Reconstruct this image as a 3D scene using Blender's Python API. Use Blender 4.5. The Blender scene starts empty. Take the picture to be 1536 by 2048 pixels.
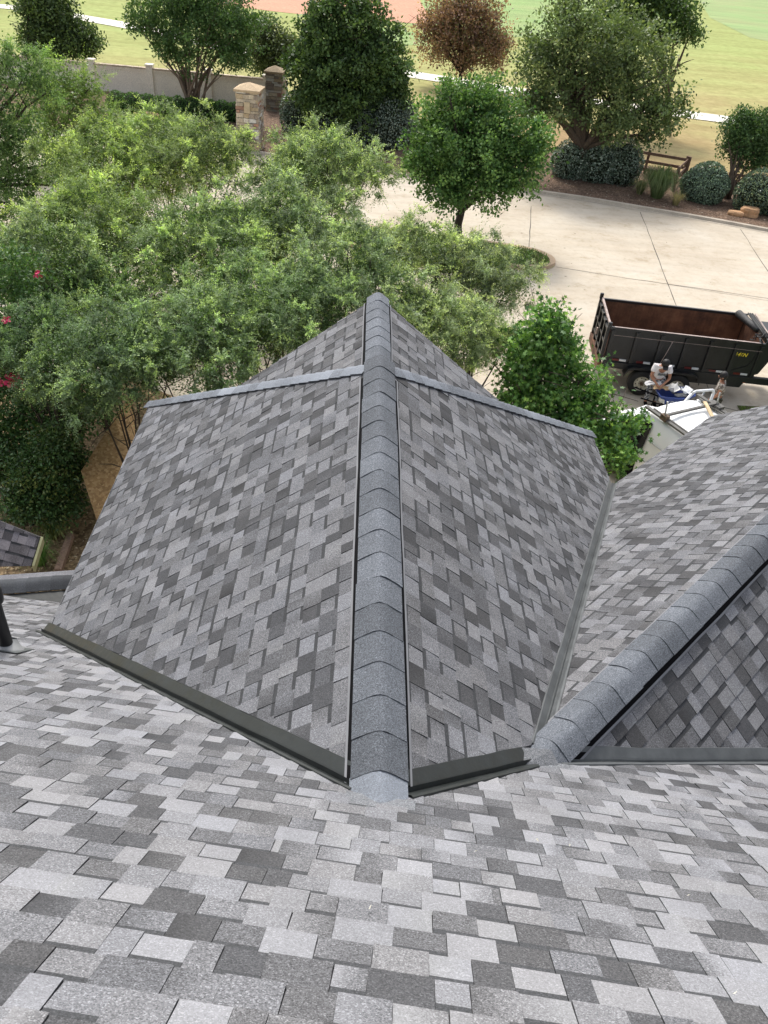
import bpy, bmesh, math, random
import numpy as np
from mathutils import Vector, Matrix

S = bpy.context.scene
COL = S.collection
rad = math.radians
V = Vector

# ------------------------------------------------------------------ camera, sky, sun, exposure
CAMP = np.array([0.0, 0.0, 11.0])
FPX = 1600.0
_th, _ro, _yw = 0.65767, 0.09283, 0.06138
_f = np.array([math.sin(_yw)*math.cos(_th), math.cos(_yw)*math.cos(_th), -math.sin(_th)])
_r0 = np.array([math.cos(_yw), -math.sin(_yw), 0.0])
_u0 = np.cross(_r0, _f)
_r = _r0*math.cos(_ro)+_u0*math.sin(_ro)
_u = -_r0*math.sin(_ro)+_u0*math.cos(_ro)
cd = bpy.data.cameras.new('camera')
cam = bpy.data.objects.new('camera', cd); COL.objects.link(cam)
cd.sensor_fit = 'VERTICAL'; cd.sensor_height = 24.0; cd.lens = 24.0*FPX/2048
cd.clip_start = 0.05; cd.clip_end = 2000
cam.matrix_world = Matrix(((_r[0], _u[0], -_f[0], 0), (_r[1], _u[1], -_f[1], 0), (_r[2], _u[2], -_f[2], 11.0), (0, 0, 0, 1)))
S.camera = cam

SUN_EL, SUN_AZ = 52.0, -14.0           # azimuth measured from +Y towards +X
W_ = bpy.data.worlds.new('World'); S.world = W_; W_.use_nodes = True
nt = W_.node_tree; nt.nodes.clear()
sky = nt.nodes.new('ShaderNodeTexSky'); sky.sky_type = 'NISHITA'; sky.sun_disc = False
sky.sun_elevation = rad(SUN_EL); sky.sun_rotation = rad(SUN_AZ)
sky.air_density = 1.0; sky.dust_density = 4.0; sky.ozone_density = 1.0
hs = nt.nodes.new('ShaderNodeHueSaturation'); hs.inputs['Saturation'].default_value = 0.42
bg = nt.nodes.new('ShaderNodeBackground'); bg.inputs['Strength'].default_value = 0.15
wo = nt.nodes.new('ShaderNodeOutputWorld')
nt.links.new(sky.outputs[0], hs.inputs['Color']); nt.links.new(hs.outputs[0], bg.inputs[0]); nt.links.new(bg.outputs[0], wo.inputs[0])
sl = bpy.data.lights.new('sun', 'SUN'); sl.energy = 1.5; sl.angle = rad(10); sl.color = (1.0, 0.95, 0.87)
so = bpy.data.objects.new('sun', sl); COL.objects.link(so)
_sd = V((math.sin(rad(SUN_AZ))*math.cos(rad(SUN_EL)), math.cos(rad(SUN_AZ))*math.cos(rad(SUN_EL)), math.sin(rad(SUN_EL))))
so.rotation_euler = _sd.to_track_quat('Z', 'Y').to_euler(); so.location = (0, 40, 60)
S.view_settings.view_transform = 'Standard'; S.view_settings.look = 'None'
S.view_settings.exposure = 0.7; S.view_settings.gamma = 1.0; S.view_settings.use_curve_mapping = False
S.render.engine = 'CYCLES'
S.cycles.max_bounces = 6; S.cycles.transparent_max_bounces = 6

# ------------------------------------------------------------------ helpers
def ray(px, py):
    return _f + _r*(px-768)/FPX + _u*(1024-py)/FPX
def G(px, py, z=0.0):                   # where a sight line meets the level z
    R = ray(px, py); p = CAMP + R*(z-11.0)/R[2]; return V(p.tolist())
def AY(px, py, Y):                      # where it meets the distance Y
    R = ray(px, py); p = CAMP + R*Y/R[1]; return V(p.tolist())
def on_plane(px, py, n, P0):
    R = ray(px, py); n = np.array(n); return V((CAMP + R*((np.array(P0)-CAMP)@n)/(R@n)).tolist())
def project(P):
    d = np.array(P)-CAMP; k = d@_f
    return 768+FPX*(d@_r)/k, 1024-FPX*(d@_u)/k, k

def tag(o, label=None, cat=None, group=None, kind=None):
    if label: o['label'] = label
    if cat: o['category'] = cat
    if group: o['group'] = group
    if kind: o['kind'] = kind
    return o
def empty(name, loc=(0, 0, 0), rz=0.0):
    o = bpy.data.objects.new(name, None); COL.objects.link(o); o.location = loc; o.rotation_euler = (0, 0, rz)
    o.empty_display_size = 0.2
    return o

class MB:
    def __init__(s): s.v = []; s.f = []; s.c = []; s.m = []; s.sm = []
    def add(s, vs, fs, cols=None, m=0, smooth=False):
        b = len(s.v); s.v += [tuple(q) for q in vs]
        for i, f in enumerate(fs):
            s.f.append(tuple(b+k for k in f)); s.m.append(m); s.sm.append(smooth)
            s.c.append(cols[i] if cols else (1, 1, 1))
        return s
    def box(s, lo, hi, m=0, M=None):
        x0, y0, z0 = lo; x1, y1, z1 = hi
        vs = [V(p) for p in ((x0,y0,z0),(x1,y0,z0),(x1,y1,z0),(x0,y1,z0),(x0,y0,z1),(x1,y0,z1),(x1,y1,z1),(x0,y1,z1))]
        if M is not None: vs = [M @ p for p in vs]
        return s.add(vs, [(0,3,2,1),(4,5,6,7),(0,1,5,4),(1,2,6,5),(2,3,7,6),(3,0,4,7)], m=m)
    def tube(s, pts, rr, n=8, m=0, cap=True, smooth=True):
        pts = [V(p) for p in pts]
        if not hasattr(rr, '__len__'): rr = [rr]*len(pts)
        rings = []; up = V((0.31, 0.17, 0.93))
        for i, p in enumerate(pts):
            t = (pts[min(i+1, len(pts)-1)]-pts[max(i-1, 0)]).normalized()
            a = t.cross(up)
            if a.length < 1e-3: a = t.cross(V((1, 0, 0)))
            a.normalize(); b = t.cross(a)
            rings.append([p+(a*math.cos(2*math.pi*k/n)+b*math.sin(2*math.pi*k/n))*rr[i] for k in range(n)])
        vs = [q for r in rings for q in r]; fs = []
        for i in range(len(pts)-1):
            for k in range(n):
                fs.append((i*n+k, i*n+(k+1) % n, (i+1)*n+(k+1) % n, (i+1)*n+k))
        if cap: fs += [tuple(range(n-1, -1, -1)), tuple((len(pts)-1)*n+k for k in range(n))]
        return s.add(vs, fs, m=m, smooth=smooth)
    def lathe(s, prof, n=24, M=None, m=0, smooth=True):
        vs = []; fs = []
        for r, z in prof:
            for k in range(n):
                a = 2*math.pi*k/n; p = V((r*math.cos(a), r*math.sin(a), z)); vs.append(M @ p if M is not None else p)
        for i in range(len(prof)-1):
            for k in range(n): fs.append((i*n+k, i*n+(k+1) % n, (i+1)*n+(k+1) % n, (i+1)*n+k))
        return s.add(vs, fs, m=m, smooth=smooth)
    def prism(s, poly, off, m=0):       # poly: 3D points, extruded by vector off
        n = len(poly); a = [V(p) for p in poly]; b = [p+V(off) for p in a]
        return s.add(a+b, [tuple(range(n-1, -1, -1)), tuple(range(n, 2*n))]+[(i, (i+1) % n, n+(i+1) % n, n+i) for i in range(n)], m=m)
    def mesh(s, name):
        me = bpy.data.meshes.new(name); me.from_pydata(s.v, [], s.f)
        me.polygons.foreach_set('material_index', s.m); me.polygons.foreach_set('use_smooth', s.sm)
        return me
    def build(s, name, mats, parent=None, loc=None, colour=False, bevel=0):
        me = s.mesh(name)
        if not isinstance(mats, (list, tuple)): mats = [mats]
        for m in mats: me.materials.append(m)
        if colour:
            at = me.color_attributes.new('tone', 'FLOAT_COLOR', 'CORNER'); arr = []
            for f, c in zip(s.f, s.c):
                if isinstance(c[0], (tuple, list)):
                    for cc in c: arr += [cc[0], cc[1], cc[2], 1]
                else: arr += [c[0], c[1], c[2], 1]*len(f)
            at.data.foreach_set('color', arr)
        me.update()
        o = bpy.data.objects.new(name, me); COL.objects.link(o)
        if parent: o.parent = parent
        if loc is not None: o.location = loc
        if bevel:
            b = o.modifiers.new('bevel', 'BEVEL'); b.width = bevel; b.segments = 2; b.limit_method = 'ANGLE'; b.angle_limit = rad(40)
        return o

# ------------------------------------------------------------------ materials
def newmat(name):
    m = bpy.data.materials.new(name); m.use_nodes = True; return m, m.node_tree, m.node_tree.nodes['Principled BSDF']
def nd(t, typ, **kw):
    n = t.nodes.new(typ)
    for k, v in kw.items():
        if k in n.inputs: n.inputs[k].default_value = v
        else: setattr(n, k, v)
    return n
def ramp(t, src, stops):
    r = t.nodes.new('ShaderNodeValToRGB'); e = r.color_ramp.elements
    while len(e) < len(stops): e.new(0.5)
    for i, (p, c) in enumerate(stops):
        e[i].position = p; e[i].color = (c[0], c[1], c[2], 1) if hasattr(c, '__len__') else (c, c, c, 1)
    t.links.new(src, r.inputs[0]); return r.outputs[0]
def mul(t, a, b, mode='MULTIPLY', fac=1.0):
    m = t.nodes.new('ShaderNodeMix'); m.data_type = 'RGBA'; m.blend_type = mode; m.inputs[0].default_value = fac
    for s, i in ((a, 6), (b, 7)):
        if hasattr(s, 'links') or isinstance(s, bpy.types.NodeSocket): t.links.new(s, m.inputs[i])
        else: m.inputs[i].default_value = (*s, 1)
    return m.outputs[2]
def posn(t):
    return t.nodes.new('ShaderNodeNewGeometry').outputs['Position']
def noise(t, vec, scale, detail=4, rough=0.55):
    n = nd(t, 'ShaderNodeTexNoise', Scale=scale, Detail=detail, Roughness=rough)
    t.links.new(vec, n.inputs['Vector']); return n.outputs['Fac']
def simple(name, col, rough=0.6, metal=0.0, var=0.12, scale=6.0, bump=0.0, spec=0.5, fine=None):
    m, t, b = newmat(name); tc = nd(t, 'ShaderNodeTexCoord').outputs['Object']
    n = noise(t, tc, scale); c = ramp(t, n, [(0.3, 1-var), (0.7, 1+var)])
    out = mul(t, col, c)
    if fine:
        n2 = noise(t, tc, fine, 2); out = mul(t, out, ramp(t, n2, [(0.3, 0.82), (0.7, 1.18)]))
    t.links.new(out, b.inputs['Base Color']); b.inputs['Roughness'].default_value = rough
    b.inputs['Metallic'].default_value = metal; b.inputs['Specular IOR Level'].default_value = spec
    if bump:
        bp = nd(t, 'ShaderNodeBump', Strength=bump, Distance=0.02); t.links.new(noise(t, tc, scale*6), bp.inputs['Height']); t.links.new(bp.outputs[0], b.inputs['Normal'])
    return m

def granules(name, use_attr=True, tint=(1, 1, 1)):
    m, t, b = newmat(name); p = posn(t)
    if use_attr:
        a = nd(t, 'ShaderNodeAttribute', attribute_name='tone').outputs['Color']
    else:
        a = None
    vo = nd(t, 'ShaderNodeTexVoronoi', Scale=260.0); t.links.new(p, vo.inputs['Vector'])
    sep = nd(t, 'ShaderNodeSeparateColor'); t.links.new(vo.outputs['Color'], sep.inputs[0])
    g1 = ramp(t, sep.outputs[0], [(0.0, 0.42), (0.3, 0.8), (0.7, 1.05), (0.9, 1.35), (1.0, 1.9)])
    g2 = ramp(t, noise(t, p, 95, 3, 0.7), [(0.3, 0.72), (0.7, 1.28)])
    g3 = ramp(t, noise(t, p, 2.2, 4), [(0.3, 0.88), (0.7, 1.12)])
    lum = nd(t, 'ShaderNodeSeparateColor'); t.links.new(a, lum.inputs[0])
    fk = ramp(t, lum.outputs[1], [(0.06, 0.5), (0.13, 1.0), (0.22, 0.95), (0.32, 0.4)])
    mg = t.nodes.new('ShaderNodeMix'); mg.data_type = 'RGBA'; t.links.new(fk, mg.inputs[0]); mg.inputs[6].default_value = (1, 1, 1, 1); t.links.new(mul(t, g1, g2), mg.inputs[7])
    c = mul(t, mg.outputs[2], g3)
    c = mul(t, c, a if use_attr else tint)
    if use_attr: c = mul(t, c, tint)
    t.links.new(c, b.inputs['Base Color']); b.inputs['Roughness'].default_value = 0.85
    b.inputs['Specular IOR Level'].default_value = 0.35
    bp = nd(t, 'ShaderNodeBump', Strength=0.55, Distance=0.004); t.links.new(sep.outputs[0], bp.inputs['Height']); t.links.new(bp.outputs[0], b.inputs['Normal'])
    return m
M = {}
M["shingle"] = granules("shingle_granules", tint=(0.785, 0.80, 0.835))
M['deck'] = simple('roof_underlay', (0.05, 0.05, 0.055), 0.9)
def metal_mat(name, col, rough):
    m, t, b = newmat(name); p = posn(t)
    n = noise(t, p, 7, 5); c = ramp(t, n, [(0.3, 0.75), (0.7, 1.3)])
    n2 = noise(t, p, 120, 3); dirt = ramp(t, n2, [(0.68, (0, 0, 0)), (0.8, (0.8, 0.8, 0.8))])
    out = mul(t, col, c)
    mx = t.nodes.new('ShaderNodeMix'); mx.data_type = 'RGBA'; t.links.new(dirt, mx.inputs[0]); t.links.new(out, mx.inputs[6]); mx.inputs[7].default_value = (0.13, 0.13, 0.13, 1)
    t.links.new(mx.outputs[2], b.inputs['Base Color'])
    r = ramp(t, n, [(0.3, rough-0.1), (0.7, rough+0.15)]); t.links.new(r, b.inputs['Roughness'])
    bp = nd(t, 'ShaderNodeBump', Strength=0.25, Distance=0.01); t.links.new(noise(t, p, 14, 3), bp.inputs['Height']); t.links.new(bp.outputs[0], b.inputs['Normal'])
    return m
M['flash_dark'] = metal_mat('painted_valley_metal_dark', (0.020, 0.024, 0.024), 0.42)
M['flash_grey'] = metal_mat('painted_valley_metal_grey', (0.085, 0.092, 0.095), 0.4)
M['black'] = simple('black_plastic', (0.006, 0.006, 0.007), 0.9, spec=0.1)
M['vent_lip'] = simple('vent_lip_grey', (0.19, 0.195, 0.21), 0.7)
M['stucco'] = simple('beige_wall_paint', (0.42, 0.38, 0.32), 0.9, fine=60)
M['fascia'] = simple('fascia_paint', (0.30, 0.28, 0.25), 0.7)

LG = 1.9
def leafmat(name, trans=0.3, rough=0.5):
    m, t, b = newmat(name)
    a = nd(t, 'ShaderNodeAttribute', attribute_name='tone').outputs['Color']
    oi = nd(t, 'ShaderNodeObjectInfo').outputs['Color']
    c = mul(t, mul(t, a, oi), (LG, LG, LG)); t.links.new(c, b.inputs['Base Color'])
    b.inputs['Roughness'].default_value = rough; b.inputs['Specular IOR Level'].default_value = 0.35
    tr = nd(t, 'ShaderNodeBsdfTranslucent'); c2 = mul(t, c, (1.25, 1.3, 0.6)); t.links.new(c2, tr.inputs[0])
    ms = nd(t, 'ShaderNodeMixShader'); ms.inputs[0].default_value = trans
    t.links.new(b.outputs[0], ms.inputs[1]); t.links.new(tr.outputs[0], ms.inputs[2])
    t.links.new(ms.outputs[0], t.nodes['Material Output'].inputs[0]); return m
M['leaf'] = leafmat('leaf_green'); M['leaf_gloss'] = leafmat('leaf_glossy', 0.12, 0.33)
def bark(name, c):
    m, t, b = newmat(name); p = posn(t)
    w = nd(t, 'ShaderNodeMapping'); w.inputs['Scale'].default_value = (14, 14, 3); t.links.new(p, w.inputs[0])
    n = noise(t, w.outputs[0], 1.4, 6, 0.7); t.links.new(ramp(t, n, [(0.25, tuple(k*0.45 for k in c)), (0.75, tuple(k*1.4 for k in c))]), b.inputs['Base Color'])
    b.inputs['Roughness'].default_value = 0.95
    bp = nd(t, 'ShaderNodeBump', Strength=0.8, Distance=0.03); t.links.new(n, bp.inputs['Height']); t.links.new(bp.outputs[0], b.inputs['Normal']); return m
M['bark'] = bark('bark_grey_brown', (0.11, 0.085, 0.065)); M['bark_dark'] = bark('bark_dark', (0.06, 0.045, 0.035)); M['bark_pale'] = bark('bark_pale', (0.2, 0.15, 0.11))

# ------------------------------------------------------------------ roof geometry
X0, YN, YJ, TP, WL, WR, TS, DX, HR = 0.24709, 2.22304, 6.78221, 0.785, 3.0648, 3.3418, 0.8578, 0.107, 7.5
EXP = 0.147
def clip(poly, a, b, c):                # keep a*x+b*y<=c ; poly of tuples starting (u,v,...)
    out = []
    for i in range(len(poly)):
        p, q = poly[i], poly[(i+1) % len(poly)]
        dp = a*p[0]+b*p[1]-c; dq = a*q[0]+b*q[1]-c
        if dp <= 0: out.append(p)
        if (dp < 0 < dq) or (dq < 0 < dp):
            k = dp/(dp-dq); out.append(tuple(x+(y-x)*k for x, y in zip(p, q)))
    return out
def clip_convex(poly, hull):            # hull CCW
    for i in range(len(hull)):
        (x0, y0), (x1, y1) = hull[i], hull[(i+1) % len(hull)]
        a, b = (y1-y0), -(x1-x0)
        poly = clip(poly, a, b, a*x0+b*y0)
        if len(poly) < 3: return []
    return poly
def ccw(h):
    A = sum(h[i][0]*h[(i+1) % len(h)][1]-h[(i+1) % len(h)][0]*h[i][1] for i in range(len(h)))
    return h if A > 0 else h[::-1]

TONES = [(0.325, 0.26), (0.27, 0.23), (0.215, 0.21), (0.16, 0.14), (0.105, 0.16)]
TILES = []                              # every shingle on the house: (size in view, verts, faces, colours)
class Slope:
    """a roof plane: origin O, course direction U, downhill V, normal N"""
    def __init__(s, O, grad):
        s.O = V(O); gx, gy = grad; g2 = gx*gx+gy*gy
        s.Vd = V((-gx, -gy, -g2)).normalized(); s.N = V((-gx, -gy, 1)).normalized(); s.U = s.Vd.cross(s.N).normalized()
        s.grad = grad
    def uv(s, p): d = V(p)-s.O; return (d.dot(s.U), d.dot(s.Vd))
    def at(s, u, v, n=0.0): return s.O+s.U*u+s.Vd*v+s.N*n
    def shingles(s, hull, vb=None, seed=1, bright=1.0, phase=0.0, hue=(1, 1, 1)):
        rng = random.Random(seed); hull = ccw(hull)
        us = [h[0] for h in hull]; vs = [h[1] for h in hull]
        v = math.floor(min(vs)/EXP)*EXP+phase
        while v < max(vs):
            u = min(us)-rng.uniform(0, 0.4); tooth = rng.random() < 0.5
            wob = rng.uniform(-0.004, 0.004)
            prev = None
            while u < max(us):
                w = rng.choice((0.09, 0.12, 0.14, 0.15, 0.16, 0.17, 0.19)) if tooth else rng.choice((0.1, 0.13, 0.14, 0.15, 0.17))
                if rng.random() < 0.015: w = 0.03
                x = rng.random(); acc = 0; base = TONES[-1][0]
                for tv, tw in TONES:
                    acc += tw
                    if x < acc: base = tv; break
                if tooth and base < 0.13 and rng.random() < 0.25: base = 0.215
                if abs(base-(prev or 0)) < 0.01 and rng.random() < 0.6: base = rng.choice((0.33, 0.19, 0.12, 0.26))
                prev = base
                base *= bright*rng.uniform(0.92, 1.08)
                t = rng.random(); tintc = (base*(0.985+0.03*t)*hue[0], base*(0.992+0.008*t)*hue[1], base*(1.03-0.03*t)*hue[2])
                lo, hi = (0.0015, 0.0095) if tooth else (0.0, 0.0052)
                hi += rng.uniform(-0.001, 0.002)
                c0 = tintc; c1 = tintc
                if rng.random() < 0.3:
                    k = rng.choice((0.55, 0.65, 1.5, 1.35)); c1 = tuple(q*k for q in tintc)
                    c1 = tuple(min(0.33*bright, q) for q in c1)
                    if rng.random() < 0.5: c0, c1 = c1, c0
                gap = 0.0009
                va, vbnd, ve = v-0.012+wob, v+0.034+rng.uniform(-0.002, 0.003), v+EXP+wob+rng.uniform(-0.0015, 0.0015)
                skew = rng.uniform(-0.002, 0.002)
                parts = []
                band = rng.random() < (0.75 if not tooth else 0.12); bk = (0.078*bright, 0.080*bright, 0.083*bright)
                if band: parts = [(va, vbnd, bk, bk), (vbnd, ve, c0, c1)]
                else: parts = [(va, ve, c0, c1)]
                regions = [(hull, None)] if vb is None else None
                VV, FF, CC = [], [], []
                for (a0, a1, k0, k1) in parts:
                    quad = [(u+gap, a0, 0.0, a0), (u+w-gap, a0, 1.0, a0), (u+w-gap+skew, a1, 1.0, a1), (u+gap+skew, a1, 0.0, a1)]
                    pieces = []
                    q0 = clip_convex(quad, hull)
                    if len(q0) >= 3:
                        if vb is None: pieces = [q0]
                        else:
                            for (ua, ub, A, B) in vb:      # visible while v <= A+B*u for u in [ua,ub]
                                q1 = clip(clip(q0, 1, 0, ub), -1, 0, -ua)
                                if len(q1) >= 3 and A is not None: q1 = clip(q1, -B, 1, A)
                                if len(q1) >= 3: pieces.append(q1)
                    for q in pieces:
                        n = len(q); b = len(VV)
                        for (uu, vv, k, _) in q:
                            h = lo+(hi-lo)*max(0, min(1, (vv-va)/(ve-va))); VV.append(s.at(uu, vv, h))
                        for (uu, vv, k, _) in q: VV.append(s.at(uu, vv, -0.002))
                        cc = [tuple(k0[j]+(k1[j]-k0[j])*(max(0, min(1, (k-0.25)*2))) for j in range(3)) for (_, _, k, _) in q]
                        FF.append(tuple(b+i for i in range(n))); CC.append(cc)
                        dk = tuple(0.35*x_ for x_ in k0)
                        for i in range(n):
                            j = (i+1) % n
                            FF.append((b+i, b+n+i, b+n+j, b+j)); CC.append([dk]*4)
                if FF:
                    ctr = sum((p for p in VV), V((0, 0, 0)))/len(VV)
                    px, py, dd = project(ctr)
                    inside = dd > 0 and -40 < px < 1576 and -40 < py < 2080
                    if inside or rng.random() < 1:
                        area = w*EXP/(dd*dd)*abs(s.N.dot((V(CAMP.tolist())-ctr).normalized())) if inside else 0
                        if area and not (0 < px < 1536 and 0 < py < 2048): area *= 0.3
                        if area and vb is None and False: area = 0
                        TILES.append((area, VV, FF, CC))
                u += w; tooth = not tooth
            v += EXP

house = tag(empty('house', (0, 3, 0)), 'house with steep gabled grey asphalt shingle roofs in the foreground', 'house')
def hp(o): o.parent = house; o.matrix_parent_inverse = Matrix.Translation((0, -3, 0)); return o
def deck(name, pts, thick=0.05, mat='deck', label=None):
    b = MB(); a = [V(p) for p in pts]
    n = (a[1]-a[0]).cross(a[2]-a[0]).normalized()
    if n.z < 0: a = a[::-1]; n = -n
    b.prism([p-n*(thick+0.003) for p in a], n*thick)
    o = hp(b.build(name, M[mat])); 
    if label: o['label'] = label
    return o

# main (foreground) slope
NP = V((X0, YN, HR))                                  # where the central ridge dies into it
mainS = Slope(NP, (-DX, -TS))
gabL = Slope(NP, (TP, 0)); gabR = Slope(NP, (-TP, 0))
J2 = V((X0+1.06, YN+(1.06*TP-DX*1.06)/TS, HR-1.06*TP))
VL = V((X0-WL, YN+(WL*TP+DX*WL)/TS, HR-WL*TP))        # low end of the left valley
s45 = math.sqrt(0.5); D2 = V((s45, s45, 0)); L2 = V((-s45, s45, 0)); TP2 = 0.74
gab2L = Slope(J2, (L2.x*-TP2, L2.y*-TP2)); gab2R = Slope(J2, (L2.x*TP2, L2.y*TP2))
def meet(p0, g0, p1, g1, z):                          # point where two slopes meet at height z
    A = np.array([[g0[0], g0[1]], [g1[0], g1[1]]]); b = np.array([z-p0[2]+g0[0]*p0[0]+g0[1]*p0[1], z-p1[2]+g1[0]*p1[0]+g1[1]*p1[1]])
    s_ = np.linalg.solve(A, b); return V((s_[0], s_[1], z))
def zat(S_, x, y): return S_.O.z+S_.grad[0]*(x-S_.O.x)+S_.grad[1]*(y-S_.O.y)
W2 = V((X0+WR, 0, HR-WR*TP)); W2 = meet(gabR.O, gabR.grad, gab2L.O, gab2L.grad, W2.z)
Q2 = meet(gab2R.O, gab2R.grad, mainS.O, mainS.grad, 5.1)
# boundary of the visible foreground slope as v(u)
uN, vN = mainS.uv(NP); uL, vL = mainS.uv(VL); uJ, vJ = mainS.uv(J2); uQ, vQ = mainS.uv(Q2)
def seg(ua, va, ub, vb_): B = (vb_-va)/(ub-ua); return (ua, ub, va-B*ua, B)
OFFM = 0.05
vb = [(-99, uL-0.06, None, None)]
for sg in (seg(uL-0.06, vL+0.06*(vL-vN)/(uN-uL), uN, vN), seg(uN, vN, uJ, vJ), seg(uJ, vJ, uQ+2, vJ+(vQ-vJ)*(uQ+2-uJ)/(uQ-uJ))):
    vb.append((sg[0], sg[1], sg[2]-OFFM*math.sqrt(1+sg[3]**2), sg[3]))
ZLOW = 3.3
def main_at_z(x, z): return V((x, YN+(HR-z-DX*(x-X0))/TS, z))
hull = [mainS.uv(main_at_z(-7.5, 9.9)), mainS.uv(main_at_z(6.0, 9.9)), mainS.uv(main_at_z(6.0, 4.0)), mainS.uv(main_at_z(-2.2, ZLOW)), mainS.uv(main_at_z(-7.5, ZLOW))]
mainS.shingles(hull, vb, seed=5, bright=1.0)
deck('roof_slope', [main_at_z(-7.5, 9.95), main_at_z(6.0, 9.95), main_at_z(6.0, 4.0), main_at_z(-2.2, ZLOW), main_at_z(-7.5, ZLOW)], label='foreground roof slope the camera stands above')
_pk0, _pk1 = main_at_z(-7.5, 9.95), main_at_z(6.0, 9.95)
deck('back_slope', [_pk0, _pk1, _pk1+V((0.2, -5, -4.3)), _pk0+V((0.2, -5, -4.3))])

# first gable, left and right slope
CJ = V((X0, YJ, HR)); HL = V((X0-WL, YJ+WL, HR-WL*TP)); HRt = V((X0+WR, YJ+WR, HR-WR*TP))
def inset(hull, edges):                                # move chosen edges inwards (hull CCW not required)
    c = ccw(hull); return c
def shrink(hull, i, d):                                # hull edge i->i+1 moved inward by d
    h = hull[:]; n = len(h); p, q = h[i], h[(i+1) % n]; dx_, dy_ = q[0]-p[0], q[1]-p[1]; l = math.hypot(dx_, dy_)
    a, b = dy_/l, -dx_/l; cx = sum(k[0] for k in h)/n; cy = sum(k[1] for k in h)/n
    if a*cx+b*cy > a*p[0]+b*p[1]: a, b = -a, -b
    return clip(h, a, b, a*p[0]+b*p[1]-d)
hL = [gabL.uv(NP), gabL.uv(VL), gabL.uv(HL), gabL.uv(CJ)]
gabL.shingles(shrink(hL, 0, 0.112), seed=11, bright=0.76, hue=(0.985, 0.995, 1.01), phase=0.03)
deck('roof_slope', [NP, VL, HL, CJ], label='left slope of the central gable')
hR = [gabR.uv(NP), gabR.uv(J2), gabR.uv(W2), gabR.uv(HRt), gabR.uv(CJ)]
hRs = shrink(hR, 0, 0.11)
hR2 = shrink(hRs, 1, 0.10) if len(hRs) == 5 else hRs
# valley edge against the second gable
def cut_line(h, P, Q, S_, d, keep):
    p, q = S_.uv(P), S_.uv(Q); dx_, dy_ = q[0]-p[0], q[1]-p[1]; l = math.hypot(dx_, dy_); a, b = dy_/l, -dx_/l
    k = S_.uv(keep)
    if a*k[0]+b*k[1] > a*p[0]+b*p[1]: a, b = -a, -b
    return clip(h, a, b, a*p[0]+b*p[1]-d)
hRc = cut_line(cut_line(hR, NP, J2, gabR, 0.115, CJ), J2, W2, gabR, 0.075, CJ)
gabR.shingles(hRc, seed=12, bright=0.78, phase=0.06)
deck('roof_slope', [NP, J2, W2, HRt, CJ], label='right slope of the central gable')
deck('hip_slope', [CJ, HL, HRt])
# small gable beyond the hips
ZF = HR-0.25; TIPY = AY(758, 589, 8.5); 
_R = ray(758, 588); TIPY = float(CAMP[1]+_R[1]*(ZF+0.03-11)/_R[2])
F0 = V((X0, YJ+0.2, ZF)); FT = V((X0, TIPY, ZF)); wf = 2.3
farL = Slope(F0, (TP, 0)); farR = Slope(F0, (-TP, 0))
fl = [F0, FT, V((X0-wf, TIPY, ZF-wf*TP)), V((X0-wf, YJ+0.2+wf, ZF-wf*TP))]
fr = [F0, FT, V((X0+wf, TIPY, ZF-wf*TP)), V((X0+wf, YJ+0.2+wf, ZF-wf*TP))]
fl[3] = V((X0-wf, min(YJ+0.2+wf, TIPY-0.01), ZF-wf*TP)); fr[3] = V((X0+wf, min(YJ+0.2+wf, TIPY-0.01), ZF-wf*TP))
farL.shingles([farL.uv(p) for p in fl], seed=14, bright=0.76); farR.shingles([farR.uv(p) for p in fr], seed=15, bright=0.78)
deck('roof_slope', fl, label='left slope of the small far gable'); deck('roof_slope', fr, label='right slope of the small far gable')

# second gable (turned 45 degrees, on the right)
G2LEN = (W2-J2).dot(D2)+2.9
wl2 = (W2-J2).dot(L2)
R2E = J2+D2*G2LEN
E2 = W2+D2*2.9
h2L = [gab2L.uv(J2), gab2L.uv(R2E), gab2L.uv(E2), gab2L.uv(W2)]
h2Lc = cut_line(h2L, J2, W2, gab2L, 0.06, R2E)
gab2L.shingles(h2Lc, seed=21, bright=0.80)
deck('roof_slope', [J2, R2E, E2, W2], label='left slope of the angled gable on the right')
w2r = 3.2
Q2b = meet(gab2R.O, gab2R.grad, mainS.O, mainS.grad, J2.z-w2r*TP2)
E2r = R2E-L2*w2r-V((0, 0, w2r*TP2))
h2R = [gab2R.uv(J2), gab2R.uv(R2E), gab2R.uv(E2r), gab2R.uv(Q2b)]
h2Rc = cut_line(h2R, J2, Q2b, gab2R, 0.10, R2E)
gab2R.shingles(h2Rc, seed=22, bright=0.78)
deck('roof_slope', [J2, R2E, E2r, Q2b], label='right slope of the angled gable on the right')

# low roof corner at the far left of the photo
c1, c2, c3 = G(-60, 1018, 3.5), G(80, 1074, 3.4), G(62, 1132, 3.08)
_n = (V(c2)-V(c1)).cross(V(c3)-V(c1)); _n = _n if _n.z > 0 else -_n
lowS = Slope(V(c1), (-_n.x/_n.z, -_n.y/_n.z))
c4 = on_plane(-60, 1134, list(_n), list(c1))
lowS.shingles([lowS.uv(p) for p in (c1, c2, c3, c4)], seed=31, bright=0.95, hue=(1.0, 0.93, 0.95))
deck('porch_slope', [c1, c2, c3, c4], label='low corner roof at the far left')

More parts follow.
